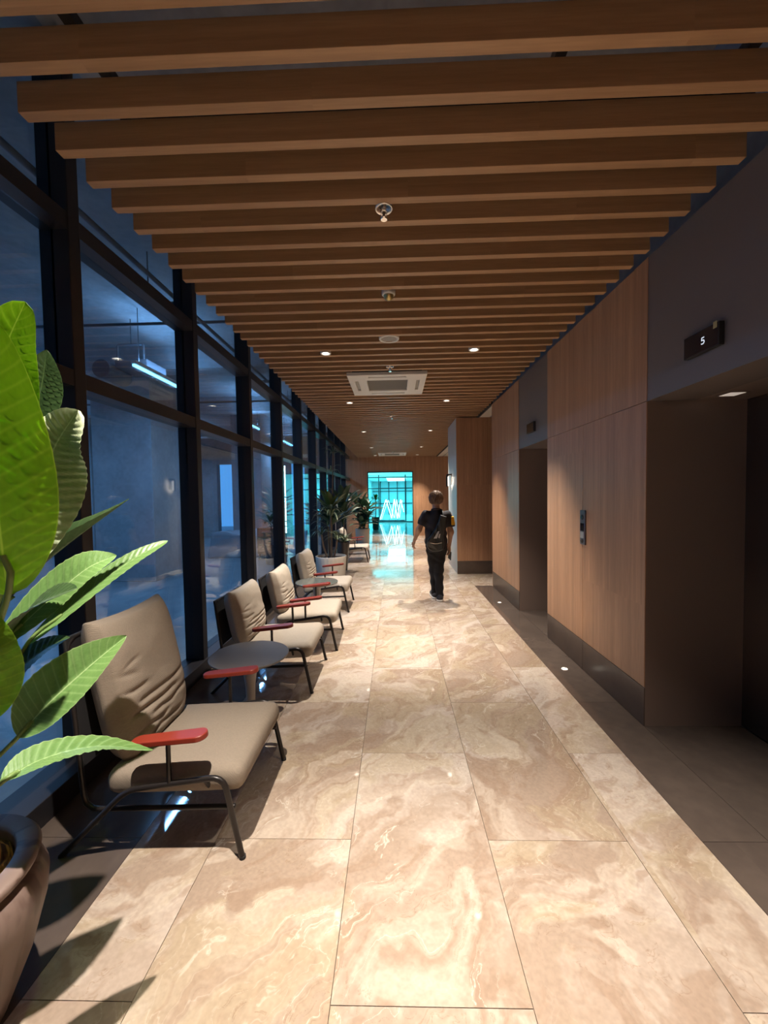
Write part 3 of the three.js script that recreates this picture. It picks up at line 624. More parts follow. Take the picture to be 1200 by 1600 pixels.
{
  const px0 = -1.325, pz0 = -1.06;
  const p = thing('planter', 'weathered brown clay pot holding the large leafy plant', 'planter', [px0, 0, pz0]);
  mesh('pot', lathe([[0, 0], [0.15, 0], [0.165, 0.01], [0.225, 0.16], [0.262, 0.30], [0.268, 0.36], [0.25, 0.405], [0.222, 0.415], [0.22, 0.425], [0.246, 0.432], [0.252, 0.45], [0.242, 0.462], [0.195, 0.462], [0.188, 0.45], [0.188, 0.40], [0, 0.40]], 64), mat([1, 1, 1], 0.45, 0, { map: clayMap, bumpMap: clayMap, bumpScale: 0.004 }), p);
  const soil = new THREE.SphereGeometry(0.188, 40, 12, 0, Math.PI * 2, 0, Math.PI / 2), sp = soil.attributes.position;
  for (let i = 0; i < sp.count; i++) { const x = sp.getX(i), z = sp.getZ(i); sp.setXYZ(i, x, sp.getY(i) * 0.35 + 0.03 * (noise(x * 60 + 5, z * 60) - 0.3), z); }
  soil.translate(0, 0.41, 0); soil.computeVertexNormals();
  mesh('bark_mulch', soil, mat([1, 1, 1], 0.95, 0, { map: soilMap }), p).userData.label = 'orange bark mulch';

  const t = thing('leafy_plant', 'large leafy plant with broad ribbed green blades in clay pot', 'plant', [px0, 0.46, pz0]);
  const L = (pts, half, n, m, o) => mesh('leaf', leafGeo(pts.map(q => [q[0] - px0, q[1] - 0.46, q[2] - pz0]), half, n, o), m, t);
  const S = (pts, r = 0.006) => mesh('stalk', tube(pts.map(q => [q[0] - px0, q[1] - 0.46, q[2] - pz0]), r, 24, 8), stemM, t);
  const base = (k) => [px0 + 0.05 * Math.cos(k * 2.4), 0.50, pz0 + 0.05 * Math.sin(k * 2.4)];
  const blades = [
    [[[-1.004, 1.27, -1.02], [-1.00, 1.487, -1.0], [-1.01, 1.75, -0.99], [-1.0, 1.98, -0.99]], 0.125, [0.45, 0.25, 0.95], leafFresh, { fold: -0.10, ribs: 0.003, blunt: 0.6 }],
    [[[-1.112, 1.42, -1.12], [-1.095, 1.75, -1.12], [-1.085, 1.93, -1.13], [-1.028, 2.072, -1.14]], 0.085, [0.5, 0.3, 0.9], leafFresh, { fold: 0.12, blunt: 0.5 }],
    [[[-1.215, 1.25, -1.22], [-1.125, 1.50, -1.25], [-1.075, 1.68, -1.27], [-1.0, 1.80, -1.28]], 0.115, [0.45, 0.65, 0.65], leafGrey, { fold: 0.10, ribs: 0.009, veins: 22, nL: 90, wave: 0.12, blunt: 0.6 }],
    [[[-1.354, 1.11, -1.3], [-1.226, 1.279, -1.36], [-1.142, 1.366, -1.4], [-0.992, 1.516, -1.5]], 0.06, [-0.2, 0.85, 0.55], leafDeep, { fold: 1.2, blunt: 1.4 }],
    [[[-1.254, 1.05, -1.22], [-1.134, 1.194, -1.3], [-1.03, 1.29, -1.34], [-0.965, 1.322, -1.38]], 0.075, [0.1, 0.75, 0.75], leafGreen, { fold: 0.25 }],
    [[[-1.181, 1.053, -1.25], [-1.057, 1.213, -1.4], [-0.96, 1.30, -1.48], [-0.88, 1.353, -1.55]], 0.038, [0.15, 0.8, 0.6], leafGreen, { fold: 0.2, blunt: 0.6 }],
    [[[-1.12, 0.93, -1.0], [-1.065, 1.03, -1.0], [-1.05, 1.14, -1.0], [-1.06, 1.24, -1.02]], 0.08, [0.5, 0.4, 0.8], leafFresh, { fold: 0.1 }],
    [[[-1.153, 0.80, -1.18], [-1.10, 0.875, -1.23], [-1.02, 0.965, -1.31], [-0.941, 1.041, -1.38]], 0.085, [0.35, 0.75, 0.55], leafGreen, { fold: 0.5, ribs: 0.005 }],
    [[[-1.09, 0.745, -1.06], [-1.06, 0.752, -1.14], [-0.99, 0.715, -1.27], [-0.878, 0.62, -1.4]], 0.062, [0.1, 0.95, 0.05], leafGreen, { fold: 0.25 }],
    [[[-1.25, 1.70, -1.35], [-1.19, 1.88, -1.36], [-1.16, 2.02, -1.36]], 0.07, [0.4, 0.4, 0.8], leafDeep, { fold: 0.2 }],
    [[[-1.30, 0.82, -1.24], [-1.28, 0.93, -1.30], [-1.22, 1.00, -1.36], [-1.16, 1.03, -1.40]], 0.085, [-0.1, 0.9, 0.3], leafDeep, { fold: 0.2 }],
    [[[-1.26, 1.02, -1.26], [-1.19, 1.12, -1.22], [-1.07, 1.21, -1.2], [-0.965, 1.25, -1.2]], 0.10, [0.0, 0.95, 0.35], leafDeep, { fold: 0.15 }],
    [[[-1.35, 1.25, -0.9], [-1.38, 1.5, -0.8], [-1.36, 1.75, -0.75]], 0.11, [0.6, 0.3, 0.6], leafGreen, {}],
    [[[-1.45, 1.1, -1.1], [-1.5, 1.35, -1.15], [-1.46, 1.6, -1.2]], 0.09, [0.6, 0.3, 0.6], leafGreen, {}],
    [[[-1.20, 0.95, -0.85], [-1.10, 1.08, -0.72], [-0.98, 1.12, -0.62]], 0.09, [0.1, 0.9, 0.2], leafGreen, {}],
    [[[-1.25, 1.5, -1.0], [-1.22, 1.8, -0.95], [-1.12, 2.05, -0.92]], 0.11, [0.6, 0.2, 0.7], leafFresh, {}],
  ];
  const nearer = (q, f) => [q[0] * f, 1.512 + (q[1] - 1.512) * f, q[2] * f];
  blades.forEach(([pts0, half0, n, m, o], k) => {
    const f = [0.83, 0.83, 0.9, 1.0, 1.0, 1.06, 0.83, 0.95, 0.86, 1.0, 1.0, 1.0][k] || 0.92, pts = pts0.map(q => nearer(q, f)), half = half0 * f;
    L(pts, half, n, m, o);
    const b = base(k), e = pts[0], q = pts[1];
    S([b, [b[0] * 0.65 + e[0] * 0.35, b[1] * 0.5 + e[1] * 0.5, b[2] * 0.65 + e[2] * 0.35], e, [(e[0] + q[0]) / 2, (e[1] + q[1]) / 2, (e[2] + q[2]) / 2]], 0.0065);
  });
}
// far plants
function strap(len, half, droop, rise) {
  const pts = []; for (let i = 0; i <= 5; i++) { const u = i / 5; pts.push([len * u * (1 - 0.15 * u), rise * u - droop * u * u * u, 0]); }
  return leafGeo(pts, half, [-0.2, 1, 0], { nL: 12, nW: 4, ribs: 0, fold: 0.3, wave: 0 });
}
const M2 = { olive: leafM([0.28, 0.36, 0.14], [0.40, 0.46, 0.20], [0.48, 0.54, 0.28], 0.25), dusk: leafM([0.18, 0.28, 0.20], [0.27, 0.38, 0.27], [0.36, 0.46, 0.34], 0.2), bright: leafM([0.30, 0.52, 0.16], [0.42, 0.64, 0.22], [0.6, 0.78, 0.36], 0.4), silver: leafM([0.42, 0.48, 0.36], [0.55, 0.60, 0.46], [0.65, 0.7, 0.55], 0.3) };
const bark = mat([0.16, 0.11, 0.075], 0.85);
function tuft(parent, x, y, z, n, geo, m, tilt0, tilt1) {
  for (let i = 0; i < n; i++) { const l = mesh('leaf', geo, m, parent); l.position.set(x, y, z); l.rotation.set(0, i * 2.399 + rr(-0.3, 0.3), rr(tilt0, tilt1), 'YXZ'); const k = rr(0.8, 1.1); l.scale.set(k, k, k); }
}
const strapLong = strap(0.42, 0.016, 0.30, 0.20), strapShort = strap(0.28, 0.012, 0.2, 0.12), blade = strap(0.62, 0.075, 0.10, 0.10), bladeS = strap(0.36, 0.05, 0.08, 0.05);
function pot(name, label, x, d, prof, m, fill, ribsN = 0) {
  const t = thing(name, label, 'planter', [x, 0, -d]);
  const g = lathe(prof, 64);
  if (ribsN) { const q = g.attributes.position; for (let i = 0; i < q.count; i++) { const X = q.getX(i), Z = q.getZ(i), R = Math.hypot(X, Z), a = Math.atan2(Z, X), k = R > 0.2 ? 1 + 0.012 * Math.cos(a * ribsN) : 1; q.setXYZ(i, X * k, q.getY(i), Z * k); } g.computeVertexNormals(); }
  mesh('pot', g, m, t);
  mesh('soil', cyl(fill[1], fill[1], 0.02, 0, fill[0], 0, 32), mat([0.06, 0.035, 0.02], 0.95), t);
}
pot('planter', 'cream ribbed round planter behind the low lounge chair', -1.22, 7.62, [[0, 0], [0.24, 0], [0.262, 0.02], [0.285, 0.36], [0.29, 0.405], [0.28, 0.41], [0.262, 0.40], [0.26, 0.34], [0, 0.34]], mat([0.55, 0.50, 0.43], 0.75), [0.345, 0.262], 40);
{
  const t = thing('dracaena', 'tall dracaena with drooping pale tufts in cream planter', 'plant', [-1.22, 0.36, -7.62]);
  for (const [x, z, h, g, m, n] of [[0.02, 0.05, 0.78, strapLong, M2.silver, 30], [-0.16, 0.06, 0.45, strapShort, M2.dusk, 22], [0.13, 0.10, 0.35, strapShort, M2.silver, 18], [-0.06, -0.1, 0.60, strapLong, M2.dusk, 18]]) {
    mesh('stem', tube([[x * 0.4, 0, z * 0.4], [x * 0.8, h * 0.5, z * 0.8], [x, h, z]], 0.018, 16, 8), bark, t);
    tuft(t, x, h, z, n, g, m, 0.0, 1.1);
  }
  tuft(t, -0.02, 0.80, -0.08, 14, blade, M2.olive, 0.75, 1.35);
  tuft(t, 0.02, 0.62, -0.1, 10, blade, M2.dusk, 0.3, 0.9);
  mesh('stem', tube([[0, 0, -0.1], [0.02, 0.9, -0.1], [0.05, 1.6, -0.1], [0.06, 2.0, -0.1]], 0.011, 20, 8), bark, t);
  tuft(t, 0.06, 1.95, -0.1, 9, strapShort, M2.dusk, 0.1, 1.2);
  tuft(t, 0.02, 1.62, -0.1, 7, strapShort, M2.silver, -0.2, 0.8);
}
pot('tall_vase', 'dark glazed tall tapered vase beside the cream planter', -1.075, 8.35, [[0, 0], [0.07, 0], [0.075, 0.02], [0.10, 0.30], [0.125, 0.52], [0.135, 0.585], [0.125, 0.59], [0.11, 0.54], [0, 0.54]], mat([0.06, 0.048, 0.038], 0.25), [0.545, 0.112]);
{
  const t = thing('leafy_shrub', 'dark spreading plant with long blades in the tall vase', 'plant', [-1.075, 0.56, -8.35]);
  tuft(t, 0, 0.02, 0, 12, bladeS, M2.silver, 0.0, 0.9);
  mesh('stem', tube([[0, 0, 0], [0.02, 0.3, 0], [0, 0.55, 0]], 0.012, 12, 8), bark, t);
  tuft(t, 0, 0.5, 0, 18, blade, M2.dusk, 0.1, 1.1);
  tuft(t, 0, 0.75, 0, 12, blade, M2.dusk, 0.2, 1.2);
  mesh('stem', tube([[0, 0.5, 0], [0.01, 0.65, 0], [0, 0.78, 0]], 0.010, 10, 8), bark, t);
  tuft(t, 0, 0.35, 0, 14, strapLong, M2.dusk, 0.3, 1.2);
}
pot('planter', 'pale straight-sided planter holding a dense dark bushy plant', -1.05, 13.0, [[0, 0], [0.20, 0], [0.215, 0.02], [0.23, 0.46], [0.232, 0.49], [0.215, 0.49], [0.21, 0.44], [0, 0.44]], mat([0.45, 0.40, 0.33], 0.75), [0.445, 0.212]);
{
  const t = thing('bushy_plant', 'dense dark bushy plant in the pale straight-sided planter', 'plant', [-1.05, 0.46, -13.0]);
  for (const [x, z, h] of [[0, 0, 0.7], [0.14, 0.1, 0.45], [-0.14, -0.05, 0.55], [0.05, -0.12, 0.25], [0.0, 0.1, 0.15], [-0.22, 0.1, 0.85], [0.2, 0.0, 0.65]]) {
    mesh('stem', tube([[x * 0.3, 0, z * 0.3], [x, h, z]].map(p => p), 0.012, 10, 8), bark, t);
    tuft(t, x, h, z, 10, blade, M2.dusk, -0.1, 1.2);
    tuft(t, x, h * 0.6, z, 8, bladeS, M2.dusk, -0.2, 0.8);
  }
}
pot('planter', 'dark teal tapered pot inside the cyan lit passage', -0.88, 18.3, [[0, 0], [0.12, 0], [0.13, 0.02], [0.172, 0.54], [0.176, 0.57], [0.16, 0.57], [0.155, 0.52], [0, 0.52]], mat([0.02, 0.035, 0.04], 0.4), [0.525, 0.157]);
{
  const t = thing('palm', 'bright green small palm in the dark teal pot', 'plant', [-0.88, 0.54, -18.3]);
  mesh('stem', tube([[0, 0, 0], [0.01, 0.45, 0], [0, 0.85, 0]], 0.02, 12, 8), bark, t);
  tuft(t, 0, 0.85, 0, 16, bladeS, M2.bright, -0.2, 1.1);
  tuft(t, 0, 0.80, 0, 12, strapLong, M2.bright, 0.0, 1.0);
}
// hall plant and stored goods beyond the glass
pot('planter', 'dark round planter standing in the concrete hall beyond glass', -2.75, 9.3, [[0, 0], [0.22, 0], [0.24, 0.02], [0.27, 0.45], [0.26, 0.46], [0.245, 0.42], [0, 0.42]], mat([0.03, 0.03, 0.035], 0.5), [0.425, 0.245]);
{
  const t = thing('hall_shrub', 'dark leafy shrub beyond the glass in the hall', 'plant', [-2.75, 0.44, -9.3]);
  for (const [x, z, h] of [[0, 0, 0.7], [0.12, 0.1, 0.4], [-0.14, -0.05, 0.5]]) { mesh('stem', tube([[x * 0.3, 0, z * 0.3], [x, h, z]], 0.012, 10, 8), bark, t); tuft(t, x, h, z, 10, bladeS, M2.dusk, -0.1, 1.2); }
}
{
  const t = thing('covered_stack', 'low stack of boxes under a crumpled grey sheet in hall', 'covered stack', [-4.1, 0, -10.8]);
  const g = mergeVertices(new THREE.BoxGeometry(1.2, 0.6, 1.0, 24, 12, 20).deleteAttribute('uv').deleteAttribute('normal')), p = g.attributes.position;
  for (let i = 0; i < p.count; i++) { const x = p.getX(i), y = p.getY(i), z = p.getZ(i), k = 1 + 0.16 * (0.3 - y) / 0.6; p.setXYZ(i, x * k + 0.05 * (fbm(z * 4, y * 3, 3) - 0.5), y + (y > 0.29 ? 0.28 * (fbm(x * 2.2 + 4, z * 2.2, 3) - 0.55) : 0), z * k + 0.06 * (fbm(x * 4, y * 3 + 9, 3) - 0.5)); }
  g.translate(0, 0.3, 0); g.computeVertexNormals();
  mesh('dust_sheet', g, mat([0.34, 0.31, 0.32], 0.9), t);
}
{
  const t = thing('tool_cart', 'dark tool cart parked in the hall beside a covered stack', 'cart', [-3.15, 0, -10.2]);
  mesh('body', bx(-0.25, 0.25, 0.14, 0.78, -0.3, 0.3, { r: 0.02 }), M.dark, t);
  for (let k = 0; k < 3; k++) { const dr = mesh('drawer', bx(-0.22, 0.22, 0.18 + k * 0.19, 0.35 + k * 0.19, 0.295, 0.312, { r: 0.004 }), M.pipe, t); mesh('handle', bx(-0.12, 0.12, 0.29 + k * 0.19, 0.31 + k * 0.19, 0.312, 0.33, { r: 0.004 }), M.chrome, dr); }
  for (const [x, z] of [[-0.2, -0.25], [0.2, -0.25], [-0.2, 0.25], [0.2, 0.25]]) { const g = new THREE.CylinderGeometry(0.06, 0.06, 0.03, 20); g.rotateZ(Math.PI / 2); g.translate(x, 0.06, z); mesh('wheel', g, M.black, t); const f = mesh('wheel_fork', bx(x - 0.02, x + 0.02, 0.06, 0.15, z - 0.02, z + 0.02), M.steel, t); f.name = 'wheel_fork'; }
}
// services under the hall ceiling
function run(name, label, cat, pts, r, m = M.pipe) { tag(mesh(name, bent(pts, r, 0.08, 10), m), label, cat); }
run('conduit', 'thin black conduit crossing the hall ceiling near the duct', 'conduit', [[-10.9, 3.66, -5.0], [-1.98, 3.66, -5.0]], 0.018);
run('conduit', 'thin black conduit crossing the hall behind the tube lamp', 'conduit', [[-10.9, 3.62, -8.9], [-1.98, 3.62, -8.9]], 0.02);
run('conduit', 'thin black conduit crossing the deep end of hall', 'conduit', [[-10.9, 3.62, -13.6], [-1.98, 3.62, -13.6]], 0.02);
run('sprinkler_pipe', 'dark pipe running lengthwise just behind the upper glazing', 'pipe', [[-2.25, 3.60, -15.8], [-2.25, 3.60, 2]], 0.022);
run('sprinkler_pipe', 'second thinner pipe running lengthwise above the upper glazing', 'pipe', [[-2.45, 3.68, -15.8], [-2.45, 3.68, 2]], 0.016);
for (const [k, d] of [1.9, 4.3, 7.2, 9.9].entries()) {
  const t = thing('pipe_hanger', ['pipe hanger bracket on lengthwise pipes nearest the leafy plant', 'pipe hanger bracket on lengthwise pipes above the tall-backed chair', 'pipe hanger bracket on lengthwise pipes above cream planter', 'pipe hanger bracket on lengthwise pipes deep in hall'][k], 'bracket', [-2.35, 0, -d]);
  mesh('strut', bx(-0.24, 0.24, 3.53, 3.575, -0.02, 0.02, { r: 0.003 }), M.pipe, t);
  for (const s of [-1, 1]) mesh('rod', cyl(0.007, 0.007, 4.1 - 3.575, s * 0.2, 3.575, 0, 8), M.pipe, t);
}
{
  const t = thing('fan_coil', 'grey hanging fan unit with round duct in the hall', 'fan unit', [-3.95, 3.42, -6.1]);
  mesh('case', bx(-0.05, 0.42, 0, 0.12, -0.25, 0.25, { r: 0.01 }), M.pipe, t);
  mesh('frame', mergeGeometries([bent([[0.0, 0.12, 0.25], [0.0, 0.32, 0.25], [0.38, 0.32, 0.25], [0.38, 0.12, 0.25]], 0.014, 0.02, 8)]), M.pipe, t);
  const g = new THREE.CylinderGeometry(0.13, 0.13, 0.5, 32); g.rotateX(Math.PI / 2); g.translate(-0.22, -0.02, 0.05); mesh('duct', g, M.pipe, t);
  mesh('rod', cyl(0.006, 0.006, 0.36, 0.2, 0.32, 0.25, 8), M.pipe, t);
}

// ---------------------------------------------------------------- person
// surface nets over a signed distance field
function surfaceNets(f, min, max, cell) {
  const n = [0, 1, 2].map(k => Math.ceil((max[k] - min[k]) / cell) + 1), [nx, ny, nz] = n, F = new Float32Array(nx * ny * nz), at = (i, j, k) => i + nx * (j + ny * k);
  for (let k = 0; k < nz; k++) for (let j = 0; j < ny; j++) for (let i = 0; i < nx; i++) F[at(i, j, k)] = f(min[0] + i * cell, min[1] + j * cell, min[2] + k * cell);
  const id = new Int32Array(nx * ny * nz).fill(-1), pos = [], idx = [];
  for (let k = 0; k < nz - 1; k++) for (let j = 0; j < ny - 1; j++) for (let i = 0; i < nx - 1; i++) {
    let sx = 0, sy = 0, sz = 0, c = 0; const v = [];
    for (let q = 0; q < 8; q++) v.push(F[at(i + (q & 1), j + (q >> 1 & 1), k + (q >> 2 & 1))]);
    let neg = 0; for (const a of v) if (a < 0) neg++;
    if (!neg || neg === 8) continue;
    for (let a = 0; a < 8; a++) for (const bit of [1, 2, 4]) { const b = a | bit; if (b === a) continue; if ((v[a] < 0) !== (v[b] < 0)) { const t = v[a] / (v[a] - v[b]); sx += (a & 1) + t * ((b & 1) - (a & 1)); sy += (a >> 1 & 1) + t * ((b >> 1 & 1) - (a >> 1 & 1)); sz += (a >> 2 & 1) + t * ((b >> 2 & 1) - (a >> 2 & 1)); c++; } }
    id[at(i, j, k)] = pos.length / 3; pos.push(min[0] + (i + sx / c) * cell, min[1] + (j + sy / c) * cell, min[2] + (k + sz / c) * cell);
  }
  const quad = (a, b, c, d, flip) => { if (a < 0 || b < 0 || c < 0 || d < 0) return; flip ? idx.push(a, c, b, a, d, c) : idx.push(a, b, c, a, c, d); };
  for (let k = 1; k < nz - 1; k++) for (let j = 1; j < ny - 1; j++) for (let i = 1; i < nx - 1; i++) {
    const s = F[at(i, j, k)] < 0;
    if (s !== F[at(i + 1, j, k)] < 0) quad(id[at(i, j - 1, k - 1)], id[at(i, j, k - 1)], id[at(i, j, k)], id[at(i, j - 1, k)], !s);
    if (s !== F[at(i, j + 1, k)] < 0) quad(id[at(i - 1, j, k - 1)], id[at(i - 1, j, k)], id[at(i, j, k)], id[at(i, j, k - 1)], !s);
    if (s !== F[at(i, j, k + 1)] < 0) quad(id[at(i - 1, j - 1, k)], id[at(i, j - 1, k)], id[at(i, j, k)], id[at(i - 1, j, k)], !s);
  }
  const g = new THREE.BufferGeometry(); g.setAttribute('position', new THREE.Float32BufferAttribute(pos, 3)); g.setIndex(idx); g.computeVertexNormals();
  return g;
}
const cap = (a, b, ra, rb, sx = 1, sz = 1) => (x, y, z) => {   // tapered capsule, optional flattening in z
  const dx = b[0] - a[0], dy = b[1] - a[1], dz = (b[2] - a[2]) / sz, px = x - a[0], py = y - a[1], pz = (z - a[2]) / sz;
  const t = Math.max(0, Math.min(1, (px * dx + py * dy + pz * dz) / (dx * dx + dy * dy + dz * dz + 1e-9)));
  return (Math.hypot(px - dx * t, py - dy * t, pz - dz * t) - (ra + (rb - ra) * t)) * Math.min(1, sz);
};
const ell = (c, r) => (x, y, z) => { const k = Math.hypot((x - c[0]) / r[0], (y - c[1]) / r[1], (z - c[2]) / r[2]); return (k - 1) * Math.min(...r); };
const smin = (a, b, k) => { const h = Math.max(k - Math.abs(a - b), 0) / k; return Math.min(a, b) - h * h * k * 0.25; };
const union = (list, k) => (x, y, z) => { let d = 1e9; for (const q of list) d = smin(d, q(x, y, z), k); return d; };
{
  // walking away (-z); x to the right of the picture
  const t = thing('person', 'person walking away in dark t-shirt, dark trousers and white-soled shoes', 'person', [0.59, 0, -5.9]);
  const J = {
    hip: [-0.005, 0.80, 0], waist: [-0.01, 0.95, 0], chest: [-0.005, 1.14, -0.01], neck: [0.0, 1.285, -0.01], skull: [0.0, 1.435, -0.02],
    shL: [-0.165, 1.215, 0], elL: [-0.255, 1.02, 0.02], wrL: [-0.315, 0.86, -0.06], shR: [0.165, 1.215, 0], elR: [0.205, 0.98, 0.02], wrR: [0.185, 0.77, -0.02],
    hpL: [-0.075, 0.78, 0], knL: [-0.042, 0.44, -0.06], anL: [-0.02, 0.085, -0.10], hpR: [0.07, 0.78, 0], knR: [0.028, 0.43, 0.0], anR: [0.03, 0.08, 0.06],
  };
  const hand = (w, dir, thumb, s) => {                         // palm + five curled fingers
    const out = [], d = V(...dir).normalize(), side = V(...thumb).normalize(), n = d.clone().cross(side).multiplyScalar(s).normalize(), W = V(...w);
    const P = (a, b, c) => W.clone().addScaledVector(d, a).addScaledVector(side, b).addScaledVector(n, c).toArray();
    out.push(cap(P(0, 0, 0), P(0.06, 0.012, 0), 0.022, 0.02), cap(P(0.01, -0.014, 0), P(0.06, -0.022, 0), 0.016, 0.015));
    [[0.026, 0.072], [0.008, 0.08], [-0.010, 0.074], [-0.027, 0.06]].forEach(([b, l]) => {
      out.push(cap(P(0.065, b, 0), P(0.065 + l * 0.5, b, 0.012), 0.0095, 0.0085), cap(P(0.065 + l * 0.5, b, 0.012), P(0.065 + l * 0.78, b, 0.035), 0.0085, 0.0075));
    });
    out.push(cap(P(0.015, 0.02, 0.004), P(0.045, 0.045, 0.014), 0.012, 0.010), cap(P(0.045, 0.045, 0.014), P(0.075, 0.048, 0.026), 0.010, 0.008));
    return out;
  };
  const head = [ell([0, 1.455, -0.025], [0.077, 0.098, 0.092]), ell([0, 1.40, -0.055], [0.056, 0.062, 0.062]), cap(J.neck, [0, 1.36, -0.015], 0.056, 0.05), cap([0, 1.44, -0.118], [0, 1.415, -0.132], 0.010, 0.014), ell([-0.079, 1.435, -0.02], [0.012, 0.03, 0.02]), ell([0.079, 1.435, -0.02], [0.012, 0.03, 0.02]), cap([-0.018, 1.385, -0.112], [0.018, 1.385, -0.112], 0.009, 0.009), ell([-0.03, 1.455, -0.103], [0.018, 0.01, 0.012]), ell([0.03, 1.455, -0.103], [0.018, 0.01, 0.012])];
  const limbs = [cap(J.hip, J.waist, 0.125, 0.115, 1, 0.75), cap(J.waist, J.chest, 0.115, 0.135, 1, 0.72), cap(J.chest, J.neck, 0.125, 0.06, 1, 0.75), cap(J.shL, J.shR, 0.055, 0.055),
    cap(J.shL, J.elL, 0.046, 0.037), cap(J.elL, J.wrL, 0.036, 0.024), cap(J.shR, J.elR, 0.046, 0.037), cap(J.elR, J.wrR, 0.036, 0.024),
    cap(J.hpL, J.knL, 0.078, 0.05), cap(J.knL, J.anL, 0.05, 0.034), cap(J.hpR, J.knR, 0.078, 0.05), cap(J.knR, J.anR, 0.05, 0.034)];
  const skin = mat([0.34, 0.19, 0.12], 0.55);
  const bodyF = union(limbs, 0.04), headF = union(head, 0.018);
  const coarse = surfaceNets((x, y, z) => smin(bodyF(x, y, z), headF(x, y, z), 0.02), [-0.46, 0.0, -0.26], [0.36, 1.60, 0.26], 0.012);
  const handL = surfaceNets(union(hand(J.wrL, [-0.28, -0.93, -0.1], [-0.3, 0.05, -0.9], 1), 0.006), [-0.50, 0.66, -0.22], [-0.22, 0.92, 0.06], 0.0045);
  const handR = surfaceNets(union(hand(J.wrR, [0.02, -1, -0.05], [-0.2, 0, -1], -1), 0.006), [0.06, 0.56, -0.18], [0.30, 0.82, 0.12], 0.0045);
  mesh('body', mergeGeometries([coarse, handL, handR]), skin, t).userData.label = 'bare arms, neck and head';
  // t-shirt
  const cut = (f, g) => (x, y, z) => Math.max(f(x, y, z), g(x, y, z));
  const torso = [cap([0.005, 0.74, 0], J.waist, 0.150, 0.140, 1, 0.78), cap(J.waist, J.chest, 0.140, 0.158, 1, 0.78), cap(J.chest, [0, 1.265, -0.01], 0.152, 0.075, 1, 0.8), cap([-0.15, 1.215, 0], [0.15, 1.215, 0], 0.064, 0.064)];
  const sleeve = (s, e, u) => { const q = [0, 1, 2].map(k => s[k] + (e[k] - s[k]) * u); const dir = V(...e).sub(V(...s)).normalize(); return cut(cap(s, e, 0.064, 0.069), (x, y, z) => (x - q[0]) * dir.x + (y - q[1]) * dir.y + (z - q[2]) * dir.z); };
  const wrinkle = (x, y, z) => 0.006 * Math.sin(y * 38 + x * 22 + 5 * noise(x * 9 + 20, y * 7)) + 0.005 * Math.sin(x * 40 - y * 16);
  const shirtF = cut((x, y, z) => union([...torso, sleeve(J.shL, J.elL, 0.68), sleeve(J.shR, J.elR, 0.68)], 0.05)(x, y, z) + wrinkle(x, y, z), (x, y, z) => Math.max(0.715 + 0.02 * Math.sin(x * 12) - y, y - 1.305));
  const shirt = mesh('t_shirt', surfaceNets(shirtF, [-0.40, 0.68, -0.22], [0.38, 1.34, 0.22], 0.010), mat([0.018, 0.016, 0.021], 0.9), t);
  mesh('neckband', (() => { const g = new THREE.TorusGeometry(0.066, 0.010, 8, 28); g.rotateX(Math.PI / 2 - 0.2); g.translate(0, 1.305, -0.012); return g; })(), mat([0.03, 0.027, 0.03], 0.9), shirt);
  const patch = mesh('sleeve_patch', surfaceNets((x, y, z) => Math.max(cap(J.shR, J.elR, 0.083, 0.081)(x, y, z), -cap(J.shR, J.elR, 0.066, 0.066)(x, y, z), 1.085 - y, y - 1.205, 0.205 - x), [0.19, 1.07, -0.10], [0.32, 1.23, 0.10], 0.006), mat([0.75, 0.42, 0.02], 0.8), shirt);
  patch.userData.label = 'bright yellow sleeve panel';
  // trousers
  const trou = union([cap([-0.005, 0.76, 0], [-0.005, 0.86, 0], 0.128, 0.122, 1, 0.8), cap(J.hpL, J.knL, 0.086, 0.064), cap(J.knL, [J.anL[0], 0.075, J.anL[2]], 0.064, 0.054), cap(J.hpR, J.knR, 0.086, 0.066), cap(J.knR, [J.anR[0], 0.07, J.anR[2]], 0.066, 0.056)], 0.03);
  mesh('trousers', surfaceNets((x, y, z) => Math.max(trou(x, y, z) + 0.005 * Math.sin(y * 45 + x * 18 + 4 * noise(x * 10, y * 9 + z * 6)), 0.062 - y, y - 0.90), [-0.24, 0.03, -0.24], [0.24, 0.94, 0.22], 0.010), mat([0.007, 0.0065, 0.008], 0.92), t);
  // shoes
  for (const [a, s, lift] of [[J.anL, -1, 0], [J.anR, 1, 0]]) {
    const toe = [a[0] + s * 0.03, 0.045, a[2] - 0.165], heel = [a[0], 0.045, a[2] + 0.045];
    const shoe = mesh('shoe', surfaceNets((x, y, z) => Math.max(union([cap(heel, toe, 0.043, 0.037), cap([a[0], 0.09, a[2]], [a[0], 0.05, a[2]], 0.043, 0.045)], 0.03)(x, y, z), 0.022 - y), [a[0] - 0.12, 0.0, a[2] - 0.24], [a[0] + 0.12, 0.16, a[2] + 0.12], 0.007), mat([0.03, 0.028, 0.03], 0.8), t);
    mesh('sole', surfaceNets((x, y, z) => Math.max(cap([heel[0], 0.015, heel[2]], [toe[0], 0.015, toe[2]], 0.048, 0.041)(x, y, z), -y, y - 0.028), [a[0] - 0.12, -0.02, a[2] - 0.25], [a[0] + 0.12, 0.05, a[2] + 0.13], 0.006), mat([0.62, 0.58, 0.52], 0.7), shoe).userData.label = 'white rubber sole';
  }
  // hair
  const hairF = (x, y, z) => { const c = ell([0, 1.470, -0.010], [0.099, 0.108, 0.110])(x, y, z) + 0.018 * (noise(x * 90 + 3, y * 26 + z * 60) - 0.5) + 0.007 * Math.sin(Math.atan2(z, x) * 22 + y * 40); return Math.max(c, 1.385 + 0.9 * Math.max(0, -z - 0.03) - y); };
  mesh('hair', surfaceNets(hairF, [-0.12, 1.35, -0.16], [0.12, 1.61, 0.13], 0.006), mat([0.13, 0.072, 0.04], 0.45), t);

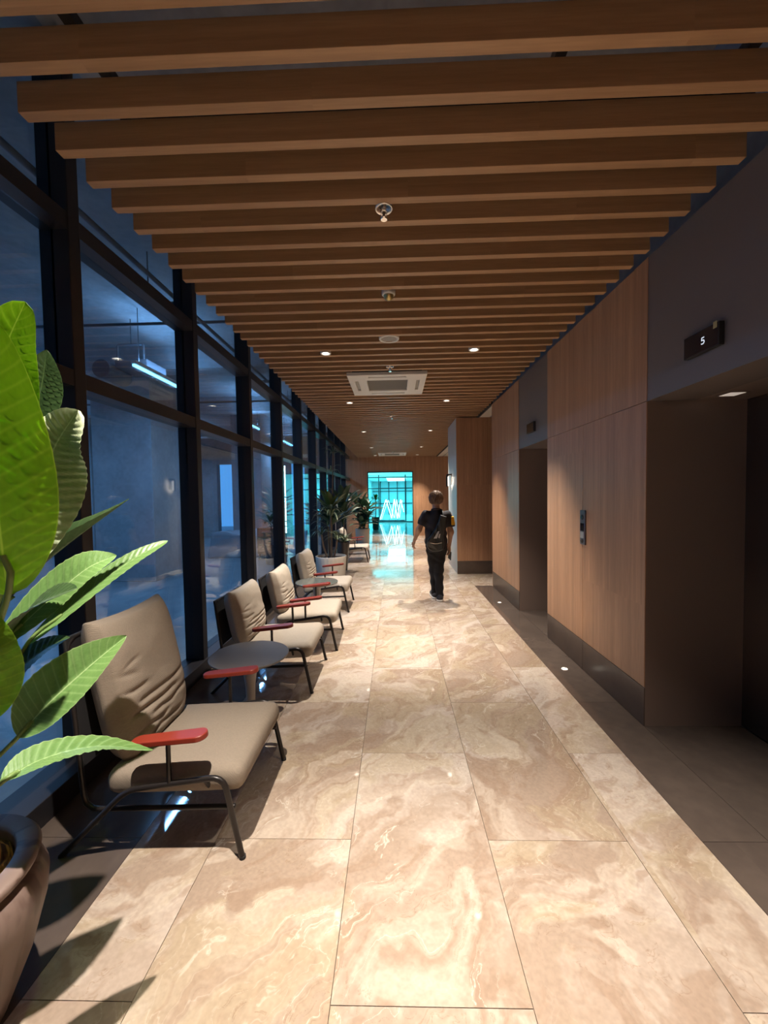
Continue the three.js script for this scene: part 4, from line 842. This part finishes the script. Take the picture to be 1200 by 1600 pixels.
  // sling bag on the back
  const bag = thing('sling_bag', 'dark sling bag worn across the walking person\'s back', 'bag', [0.59, 0, -5.9]);
  const sh = new THREE.Shape(); sh.moveTo(-0.135, 0.81); sh.quadraticCurveTo(-0.125, 0.745, -0.02, 0.735); sh.quadraticCurveTo(0.07, 0.74, 0.075, 0.81); sh.lineTo(0.062, 0.94); sh.lineTo(0.105, 1.20); sh.lineTo(0.055, 1.215); sh.quadraticCurveTo(0.0, 1.04, -0.09, 0.93); sh.quadraticCurveTo(-0.14, 0.88, -0.135, 0.81);
  const bg = new THREE.ExtrudeGeometry(sh, { depth: 0.035, bevelEnabled: true, bevelSize: 0.018, bevelThickness: 0.022, bevelSegments: 4, curveSegments: 16 }), bp = bg.attributes.position;
  for (let i = 0; i < bp.count; i++) bp.setZ(i, bp.getZ(i) + 0.125 + 0.02 * Math.sin((bp.getY(i) - 0.7) * 6) + 0.008 * Math.sin(bp.getY(i) * 50 + bp.getX(i) * 30));
  bg.computeVertexNormals();
  const bagM = mat([0.022, 0.023, 0.022], 0.42);
  mesh('bag_body', bg, bagM, bag);
  mesh('strap', tube([[0.08, 1.19, 0.15], [0.085, 1.27, 0.085], [0.07, 1.30, 0.01], [0.04, 1.24, -0.10], [-0.06, 1.05, -0.145], [-0.15, 0.88, -0.08], [-0.155, 0.82, 0.04], [-0.12, 0.79, 0.14]], 0.013, 60, 8), bagM, bag);
  mesh('emblem', mergeGeometries([[[-0.06, 0.91], [0.0, 1.01], [0.02, 1.01], [-0.015, 0.91]], [[0.0, 0.925], [0.02, 0.975], [0.035, 0.975], [0.022, 0.91]]].map(P => { const g = new THREE.ExtrudeGeometry(new THREE.Shape(P.map(p => new THREE.Vector2(...p))), { depth: 0.004, bevelEnabled: false }); g.translate(0, 0, 0.209); return g; })), mat([0.42, 0.42, 0.42], 0.5), bag).userData.label = 'pale angular emblem';
  mesh('zip', bent([[-0.11, 0.85, 0.196], [-0.03, 0.835, 0.207], [0.05, 0.85, 0.205]], 0.005, 0.02, 6), M.chrome, bag);
  // phone in the hanging hand
  const ph = thing('phone', 'dark phone held in the lowered hand of walking person', 'phone', [0.785, 0.635, -5.955]);
  const body = mesh('case', new RoundedBoxGeometry(0.009, 0.145, 0.07, 3, 0.004), M.black, ph); body.rotation.set(0.5, 0.5, 0);
  const scr = mesh('screen', new RoundedBoxGeometry(0.001, 0.132, 0.062, 1, 0.0004), mat([0.05, 0.08, 0.12], 0.1), body); scr.position.set(0.005, 0, 0);
}
renderer.render(scene, camera);
